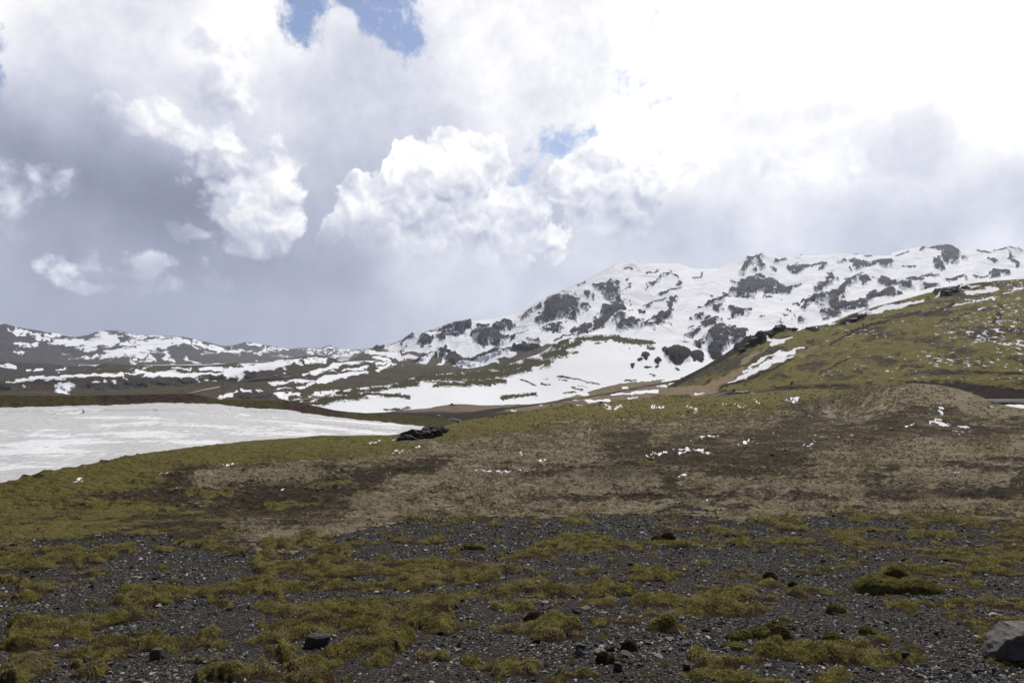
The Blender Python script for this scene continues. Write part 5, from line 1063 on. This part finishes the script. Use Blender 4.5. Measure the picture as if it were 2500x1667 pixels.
# ------------------------------------------------------------------ dry grass
def make_grass():
    r0, r1 = int(np.argmin(np.abs(PYg[:, 600] - 1345))), G1.nr - 2
    dry_w = np.clip(dryc, 0, 1.2)
    dens = ((1 - near) + near * ss(1 - grav, .3, .7) + .05 * near * ss(mfe, -.3, 0) * (1 - ss(mfe, 0, .2))) * (PX > -150) * (PX < 2650) * (.08 + dry_w ** 1.5 * 1.2) * (1 - .6 * soft(midk)) * (1 - ss(sn1, -.3, 0) * .95) * (1 - .8 * ss(soft(midm), .45, .8))
    clus = ss(fbm(X / 1.3, Y / 2.0, 3, 600), .0, .45)
    dens = dens * (.35 + 1.6 * clus) / np.clip(Dg, 14, 400) ** 1.25
    n = 26000
    i, j = scatter_ground(n, dens, (r0, r1))
    nb = 14
    px = X[i, j] + rng.uniform(-.1, .1, n); py = Y[i, j] + rng.uniform(-.3, .3, n); pz = G1.Z[i, j]
    D_ = Dg[i, j]
    R = .050 * np.exp(rng.normal(0, .38, n)) * (1 + D_ / 60)                     # tussock radius
    a_ = rng.uniform(0, 6.28, (n, nb)); q = np.sqrt(rng.random((n, nb)))
    lean = rng.uniform(.5, 1.15, (n, nb)); H_ = R[:, None] * rng.uniform(.45, .85, (n, nb))
    bx = px[:, None] + R[:, None] * .45 * q * np.cos(a_); by = py[:, None] + R[:, None] * .45 * q * np.sin(a_)
    mx = bx + R[:, None] * .45 * lean * np.cos(a_); my = by + R[:, None] * .45 * lean * np.sin(a_)
    tx = bx + R[:, None] * 1.25 * lean * np.cos(a_) + .3 * R[:, None]; ty = by + R[:, None] * 1.25 * lean * np.sin(a_)
    wd = np.maximum(.0035, D_[:, None] * .00042) * rng.uniform(.7, 1.4, (n, nb)); wa = a_ + 1.57
    dx, dy = wd * np.cos(wa), wd * np.sin(wa)
    z0 = pz[:, None] - .01 + 0 * bx; z1 = z0 + H_ * .8; z2 = z0 + H_ * (1.0 - .55 * lean)
    P_ = np.stack([np.stack([bx - dx, by - dy, z0], -1), np.stack([bx + dx, by + dy, z0], -1), np.stack([mx + dx * .8, my + dy * .8, z1], -1), np.stack([mx - dx * .8, my - dy * .8, z1], -1), np.stack([tx, ty, z2], -1)], 2)
    P_ = P_.reshape(-1, 3); nb_t = n * nb
    o5 = np.arange(nb_t)[:, None] * 5
    fs = np.stack([o5 + np.array([[0, 1, 2]]), o5 + np.array([[0, 2, 3]]), o5 + np.array([[3, 2, 4]])], 1).reshape(-1, 3)
    tone = np.repeat(rng.uniform(0, 1, n) * .6 + .4 * np.clip(dry_w[i, j], 0, 1), nb) * .8 + .2 * rng.random(nb_t)
    col = np.repeat(tone, 5); cov = np.stack([col, np.repeat(np.repeat(ss(mossc[i, j], .3, .8), nb), 5), np.tile([0, 0, .6, .6, 1.], nb_t), np.ones(nb_t * 5)], -1)
    m, t, b, Pq = new_mat('dry_grass')
    tn, gr, up = attr('cov')
    c = mixc(tn, (.10, .078, .048), (.42, .352, .238)); c = mixc(gr * .6, c, (.26, .23, .065))
    setc(b, c); b.inputs['Roughness'].default_value = .7
    tr = t.nodes.new('ShaderNodeBsdfTranslucent'); t.links.new(c, tr.inputs[0])
    mx_ = t.nodes.new('ShaderNodeMixShader'); mx_.inputs[0].default_value = .65
    t.links.new(b.outputs[0], mx_.inputs[1]); t.links.new(tr.outputs[0], mx_.inputs[2]); t.links.new(mx_.outputs[0], [q for q in t.nodes if q.type == 'OUTPUT_MATERIAL'][0].inputs[0])
    me = np_mesh('grass', P_, fs, m, {'cov': cov}, smooth=False, nper=3)
    tag(link('grass', me), kind='stuff')
make_grass()

# ------------------------------------------------------------------ things out in the landscape
def layer_at(L, px, py):
    """3-D point of a terrain sheet at a photo pixel"""
    xs = L.PX[0]; j = int(np.clip(np.searchsorted(xs, px), 1, len(xs) - 1))
    zz = H - (L.Z[:, j] - ZC) * F / L.Y[:, j]            # rows where the finished surface projects
    i = int(np.argmin(np.abs(zz - py)))
    return Vector((L.X[i, j], L.Y[i, j], L.Z[i, j]))
def flat_mat(name, c, rough=.6, metal=0.0, var=.15, sc=2.0):
    m, t, b, P = new_mat(name)
    n = noise(P, sc, 4, .6); setc(b, mixc(n, tuple(q * (1 - var) for q in c), tuple(min(1, q * (1 + var)) for q in c)))
    b.inputs['Roughness'].default_value = rough; b.inputs['Metallic'].default_value = metal; return m
def tube_bm(pts, r, seg=14, bm=None, cap=True):
    bm = bm or bmesh.new(); rings = []
    pts = [Vector(p) for p in pts]
    for i, p in enumerate(pts):
        d = (pts[min(i + 1, len(pts) - 1)] - pts[max(i - 1, 0)]).normalized()
        a_ = d.cross(Vector((0, 0, 1))); a_ = a_.normalized() if a_.length > 1e-4 else Vector((1, 0, 0)); b_ = d.cross(a_).normalized()
        rr = r[i] if isinstance(r, (list, tuple)) else r
        rings.append([bm.verts.new(p + (a_ * math.cos(q) + b_ * math.sin(q)) * rr) for q in np.linspace(0, 2 * math.pi, seg, endpoint=False)])
    for A, B in zip(rings, rings[1:]):
        for q in range(seg): bm.faces.new((A[q], A[(q + 1) % seg], B[(q + 1) % seg], B[q]))
    if cap: bm.faces.new(rings[0][::-1]); bm.faces.new(rings[-1])
    return bm
def box_bm(c, s, bm=None, rot=0, bev=0):
    bm = bm or bmesh.new(); r = bmesh.ops.create_cube(bm, size=1)
    for v in r['verts']:
        x, y = v.co.x * s[0], v.co.y * s[1]
        v.co = Vector((c[0] + x * math.cos(rot) - y * math.sin(rot), c[1] + x * math.sin(rot) + y * math.cos(rot), c[2] + v.co.z * s[2]))
    if bev: bmesh.ops.bevel(bm, geom=bm.edges[:], offset=bev, segments=2, affect='EDGES')
    return bm
def empty(name, loc, label, cat, group=None):
    o = bpy.data.objects.new(name, None); C.objects.link(o); o.location = loc; o.empty_display_size = .5
    return tag(o, label, cat, group)
def child(name, bm, mat, root, smooth=False):
    """bm in world coordinates, stored relative to its root"""
    r = Vector(root.location)
    for v in bm.verts: v.co -= r
    return link(name, bm_mesh(name, bm, mat, smooth), root)
MG = flat_mat('galvanised_steel', (.30, .315, .33), .45, .2, .2, 1.5)
MW = flat_mat('white_paint', (.68, .69, .70), .5)
MD = flat_mat('dark_steel', (.06, .06, .065), .5)
MWood = flat_mat('weathered_wood', (.16, .12, .08), .8, 0, .3)

def up(p, py, D=None):          # lift: world height of a photo row at a point's distance
    return ZC - (py - H) / F * (D or p.y)
# pipeline on the hill foot
def pipeline_right():
    D = 325
    def w(px, py, d=D): return Vector(unproj(px, py, d))
    root = empty('pipeline', w(1796, 962), 'grey steam pipeline with a bend rising out of the moss below the green hill', 'pipeline')
    a_, b_, c_, d_ = w(1738, 970, 352), w(1791, 957.5, D), w(1823, 960.5, 318), w(1860, 964, 330)
    child('pipe', tube_bm([a_, a_.lerp(b_, .5), b_], .62, 20), MG, root, True)
    child('pipe', tube_bm([b_, b_.lerp(c_, .5), c_], .68, 20), MG, root, True)
    child('pipe', tube_bm([c_, d_], .52, 20), MG, root, True)
    child('collar', tube_bm([c_ + Vector((-.55, 0, .25)), c_ + Vector((.2, 0, .25))], .98, 20), MG, root, True)
    child('junction_box', box_bm(b_ + Vector((.1, -.15, .75)), (1.1, 1.0, 1.0), bev=.06), MD, root)
    for q in (.35, .7): child('support', box_bm(b_.lerp(c_, q) + Vector((0, 0, -1.1)), (.5, .9, 1.4)), MD, root)
pipeline_right()
def marker_sign():
    p = layer_at(L2, 1933, 950.5); k = p.y / F
    root = empty('sign', p, 'small orange diamond sign and grey board on a dark post at the green hill foot', 'sign')
    child('post', tube_bm([p + Vector((0, 0, -.3)), p + Vector((0, 0, 21 * k))], .12, 8), MD, root)
    c = p + Vector((2.6 * k, -.15, 17 * k)); bm = bmesh.new(); h = 3.6 * k
    f = [bm.verts.new(c + Vector(q)) for q in ((0, 0, h * 1.25), (-h * .7, 0, 0), (0, 0, -h * 1.15), (h * .7, 0, 0))]
    bk = [bm.verts.new(v.co + Vector((0, .06, 0))) for v in f]
    bm.faces.new(f); bm.faces.new(bk[::-1])
    for q in range(4): bm.faces.new((f[q], bk[q], bk[(q + 1) % 4], f[(q + 1) % 4]))
    child('warning_panel', bm, flat_mat('orange_paint', (.62, .10, .025), .5), root)
    child('board', box_bm(p + Vector((-1.9 * k, -.05, 15.5 * k)), (3.2 * k, .06, 6.5 * k)), flat_mat('grey_board', (.10, .105, .12), .5), root)
marker_sign()
def geodesic_dome():
    p = layer_at(L3, 1070, 1020); p.z -= .1; k = p.y / F; R_ = 6.0 * k
    root = empty('well_dome', p, 'small pale grey geodesic dome standing on the dark gravel pad in the valley', 'dome')
    def shell(r, thick=None):
        bm = bmesh.new(); bmesh.ops.create_icosphere(bm, subdivisions=2, radius=r)
        bmesh.ops.bisect_plane(bm, geom=bm.verts[:] + bm.edges[:] + bm.faces[:], plane_co=(0, 0, -r * .35), plane_no=(0, 0, -1), clear_outer=True)
        for v in bm.verts: v.co = p + v.co + Vector((0, 0, r * .38))
        return bm
    child('shell', shell(R_), flat_mat('dome_panel', (.34, .38, .40), .35, .1), root)
    bm = shell(R_ * 1.012); bmesh.ops.wireframe(bm, faces=bm.faces[:], thickness=.09, use_replace=True)
    child('strut_frame', bm, flat_mat('dome_strut', (.62, .65, .67), .4), root)
    child('door', box_bm(p + Vector((0, -R_ * .93, .95)), (1.0, .25, 1.9), bev=.03), MD, root)
geodesic_dome()
def valley_pipe():
    D = layer_at(L3, 1112, 1027).y; k = D / F
    pts = [(1094, 1023.6), (1102, 1022.6), (1110, 1023.2), (1117, 1024.8), (1124, 1027.2), (1134, 1031)]
    P_ = [Vector(unproj(x, y, D - 4 - i)) for i, (x, y) in enumerate(pts)]
    root = empty('pipeline', P_[2], 'pale curved pipeline arching over the dark pad right of the dome', 'pipeline')
    child('pipe', tube_bm(P_, .42, 12), MW, root, True)
    for q in (1, 3): child('support', box_bm(P_[q] + Vector((0, 0, -.7)), (.3, .5, 1.1)), MD, root)
valley_pipe()
def bench_pipe():
    a_, b_ = layer_at(L5, 462, 961.5), layer_at(L5, 535, 945.5)
    root = empty('pipeline', a_.lerp(b_, .5), 'straight thin white pipeline slanting up the brown bench at the left', 'pipeline')
    child('pipe', tube_bm([a_ + Vector((0, -2, 1.0)), a_.lerp(b_, .5) + Vector((0, -6, 1.6)), b_ + Vector((0, -2, 1.0))], .42, 10), MW, root, True)
bench_pipe()
def pylon():
    p = layer_at(L5, 543, 968); k = p.y / F; h = 41 * k
    root = empty('power_pylon', p, 'slender wooden power pylon with two poles before the brown benches', 'pylon')
    for s_ in (-1, 1): child('pole', tube_bm([p + Vector((s_ * 1.5 * k, 0, -2)), p + Vector((s_ * 1.2 * k, 0, h))], .26, 8), MWood, root)
    child('crossarm', box_bm(p + Vector((0, 0, h - 1.2)), (6.5 * k, .35, .4)), MWood, root)
    bm = bmesh.new()
    for s_ in (-1, 1): tube_bm([p + Vector((-s_ * 1.35 * k, 0, h * .55)), p + Vector((s_ * 1.3 * k, 0, h * .80))], .12, 6, bm)
    child('cross_brace', bm, MWood, root)
pylon()
def shed(px, py, wpx, hpx, L, label, wall, roofc):
    p = layer_at(L, px, py); k = p.y / F; w, h = wpx * k, hpx * k
    root = empty('shed', p, label, 'shed')
    child('wall', box_bm(p + Vector((0, 0, h * .3)), (w, w * .7, h * .8)), wall, root)
    bm = bmesh.new(); z = h * .7
    A = [bm.verts.new(p + Vector((sx * w * .54, sy * w * .4, z))) for sx, sy in ((-1, -1), (1, -1), (1, 1), (-1, 1))]
    B = [bm.verts.new(p + Vector((sx * w * .54, 0, h * 1.05))) for sx in (-1, 1)]
    bm.faces.new((A[0], A[1], B[1], B[0])); bm.faces.new((A[2], A[3], B[0], B[1])); bm.faces.new((A[3], A[0], B[0])); bm.faces.new((A[1], A[2], B[1])); bm.faces.new(A[::-1])
    child('roof', bm, roofc, root)
    child('door', box_bm(p + Vector((w * .15, -w * .36, h * .22)), (w * .2, .1, h * .5)), MD, root)
shed(677, 941.5, 5, 3, L5, 'tiny white and grey shed by the snow patch on the brown flat', MW, MG)
shed(665, 942.8, 3.4, 1.8, L5, 'low grey hut left of the tiny white shed', MG, MG)
shed(774, 972, 3.5, 3.5, L5, 'tiny grey green shed at the foot of the dark slope', flat_mat('grey_green_paint', (.20, .25, .25), .6), MG)
shed(672, 918.5, 10, 3, L5, 'long low bluish grey shed under the dark cliff', flat_mat('blue_grey_sheet', (.20, .22, .27), .5), flat_mat('blue_grey_roof', (.27, .29, .35), .5))
# ribbons laid over a terrain sheet: roads and tracks
def ribbon(name, L, pts, width, mat, lift=.35, label=None):
    P_ = [layer_at(L, x, y) for x, y in pts]; Q = []
    for a_, b_ in zip(P_, P_[1:]):
        for q in np.linspace(0, 1, 12, endpoint=False): Q.append(a_.lerp(b_, q))
    Q.append(P_[-1]); V_ = []
    for i, p in enumerate(Q):
        d = (Q[min(i + 1, len(Q) - 1)] - Q[max(i - 1, 0)]); d.z = 0; d.normalize(); n = Vector((-d.y, d.x, 0))
        for s_ in (-.5, .5): V_.append(p + n * width * s_ + Vector((0, 0, lift + abs(width) * .04)))
    fc = np.array([[2 * i, 2 * i + 1, 2 * i + 3, 2 * i + 2] for i in range(len(Q) - 1)])
    return tag(link(name, np_mesh(name, np.array(V_), fc, mat)), kind='structure')
M_as = flat_mat('asphalt', (.085, .085, .092), .8, 0, .15, .3)
ribbon('road', L5, [(596, 932.5), (617, 929.5), (640, 927.6), (664, 926), (690, 923.2), (712, 919.2), (730, 917.8)], 16, flat_mat('old_asphalt', (.12, .12, .128), .8, 0, .15, .1), .8)
ribbon('road', L5, [(712, 979.5), (735, 977), (756, 973.5), (770, 971.2)], 9, flat_mat('gravel_road', (.20, .19, .17), .9, 0, .15, .2), .6)
# the road at the right edge with its painted edge lines
def road_right():
    j = np.where((L2.PX[0] > 2280))[0]; Xr, Yr, Zr = L2.X[:, j], L2.Y[:, j], L2.Z[:, j]
    base = .5
    def strip(name, y0, y1, dz, mat, parent=None):
        V_ = []
        for q in j[::6]:
            for py in (y0, y1):
                i = int(np.argmin(np.abs(L2.PY[:, q] - py)))
                d = np.interp(-py, -L2.PY[:, q], L2.D[:, q])
                V_.append(unproj(L2.PX[0, q], py, d))
        V_ = np.array(V_, float); V_[:, 2] += dz
        fc = np.array([[2 * i, 2 * i + 2, 2 * i + 3, 2 * i + 1] for i in range(len(V_) // 2 - 1)])
        return tag(link(name, np_mesh(name, V_, fc, mat), parent), kind='structure' if not parent else None)
    r = strip('road', 985.0, 977.2, .42, M_as)
    for a_, b_ in ((984.0, 983.6), (980.9, 980.6), (978.4, 978.0)): strip('lane_line', a_, b_, .46, MW, r)
road_right()

# rock outcrops
M_rock = mat_stone('outcrop_rock', (.020, .020, .022), (.105, .098, .092), 1.4, (.10, .095, .045))
def outcrop(name, spots, label, cat, mat=M_rock, L=None, depth=.8, group=None):
    """angular blocks that make up one outcrop: px, base row, width px, height px, lean"""
    root = None
    for si, (px, py, w, h, lean) in enumerate(spots):
        p = layer_at(L, px, py) if L is not None else ground_at(px, py)
        k = p.y / F
        sb = rough_stone(int(px * 3 + si), 18, 1.0, 1.0, 3, .12, .05)
        for v in sb.verts:
            c = v.co
            v.co = Vector(((c.x * w / 2 + c.z * lean) * k, c.y * w / 2 * k * depth, (c.z * .62 + .30) * h * k))
        me_ = bm_mesh(name if len(spots) == 1 else 'rock_block', sb, mat)
        if len(spots) == 1: tag(link(name, me_, None, p), label, cat, group); return
        if root is None: root = empty(name, p, label, cat, group)
        link('rock_block', me_, root, p - Vector(root.location))
outcrop('rock_outcrop', [(1016, 1072, 88, 33, 4), (984, 1075, 66, 20, 5), (1050, 1066, 80, 34, 2), (1078, 1057, 44, 21, -2)], 'long black basalt outcrop at the right tip of the snowfield', 'rock outcrop')
outcrop('rock_outcrop', [(1878, 818, 36, 12, 3), (1852, 826, 30, 22, 5), (1862, 818, 16, 12, 0)], 'dark jagged crag with a knob on the green hill ridge, left of the others', 'rock outcrop', L=L2)
outcrop('rock_outcrop', [(1900, 806, 30, 12, 4), (1908, 805, 16, 17, 4)], 'sharp leaning rock fin on the green hill ridge beside the jagged crag', 'rock outcrop', L=L2)
outcrop('rock_outcrop', [(1928, 803, 24, 8, 0), (1940, 804, 20, 8, 0), (1932, 799, 10, 8, 0)], 'low toothed rock wall on the green hill ridge, right of the leaning fin', 'rock outcrop', L=L2)
outcrop('rock_outcrop', [(1838, 836, 24, 15, 5), (1824, 846, 24, 11, 6), (1810, 857, 22, 8, 6)], 'black rock band running down the left shoulder of the green hill', 'rock outcrop', L=L2)
outcrop('rock_outcrop', [(2080, 781, 36, 8, 3), (2099, 774, 26, 6, 2)], 'dark broken crag on the skyline of the green hill under the snowy mountain', 'rock outcrop', L=L2)
outcrop('rock_outcrop', [(2310, 716, 30, 7, 3), (2330, 710, 24, 6, 2)], 'black crag on the skyline of the green hill between snow patches', 'rock outcrop', L=L2)
outcrop('rock', [(1103, 989, 9, 7, -1), (1099, 989.5, 7, 4, 0), (1107, 990, 8, 4, 0)], 'small brown hollow rock at the edge of the valley snow above the dome', 'rock', L=L3, mat=flat_mat('brown_rock', (.13, .11, .085), .9, 0, .4, .5))
outcrop('rock', [(1464, 981.5, 9, 8, 1)], 'dark block standing on the skyline of the moss ridge before snow', 'rock', L=G1)
def post_box():
    p = ground_at(1345.5, 990.5); k = p.y / F
    root = empty('marker_box', p, 'small black box on two feet on the moss ridge skyline', 'marker box')
    child('case', box_bm(p + Vector((0, 0, 2.3 * k)), (4.6 * k, 2.4 * k, 2.2 * k), bev=.02), MD, root)
    for s_ in (-1, 1): child('foot', box_bm(p + Vector((s_ * 1.6 * k, 0, .5 * k)), (.8 * k, 1.6 * k, 1.8 * k)), MD, root)
post_box()
outcrop('stone', [(1118, 1030, 8, 5, 0)], 'dark stone on the moss ridge right of the curved pale pipeline', 'stone')
outcrop('stone', [(2390 - 1200, 1152, 8, 5, 0)], 'grey stone in the dry grass at the centre of the heath', 'stone', mat=MS_grey)
outcrop('stone', [(1885, 1114, 15, 10, 0)], 'round brown grey stone in the dark heath right of the long snow patch', 'stone', mat=MS_grey)
# steam of the vents
def steam(px, py, w, h, D, label, lean=.4, dens=.012):
    k = D / F; bm = bmesh.new(); bmesh.ops.create_icosphere(bm, subdivisions=4, radius=1)
    P_ = np.array([v.co for v in bm.verts]); n_ = fbm(P_[:, 0] * 2 + px, P_[:, 2] * 2 + P_[:, 1], 4, 700)
    for v, q in zip(bm.verts, n_):
        c = v.co * (1 + 1.1 * float(q)); z = c.z
        v.co = Vector((c.x * w / 2 * (1 + .35 * z) - lean * z * w * .5, c.y * w / 2, z * h / 2)) * k
    o = link('steam', None, None)
    bpy.data.objects.remove(o)
    m = bpy.data.materials.new('steam'); m.use_nodes = True; t = V.t = m.node_tree; t.nodes.clear()
    out = t.nodes.new('ShaderNodeOutputMaterial'); vv = t.nodes.new('ShaderNodeVolumePrincipled'); vv.inputs['Color'].default_value = (.95, .95, .97, 1)
    vv.inputs['Density'].default_value = dens; vv.inputs['Anisotropy'].default_value = .3
    t.links.new(vv.outputs[0], out.inputs['Volume'])
    me = bpy.data.meshes.new('steam'); bm.to_mesh(me); bm.free(); me.materials.append(m)
    o = link('steam', me, None, Vector(unproj(px, py, D))); tag(o, kind='stuff')
steam(842, 873, 26, 18, 2250, '', dens=.030)
steam(833, 878, 12, 10, 2200, '', dens=.030)
steam(944, 849, 12, 16, 2480, '', dens=.020, lean=-.5)
steam(968, 851, 40, 12, 2500, '', dens=.004, lean=-.5)
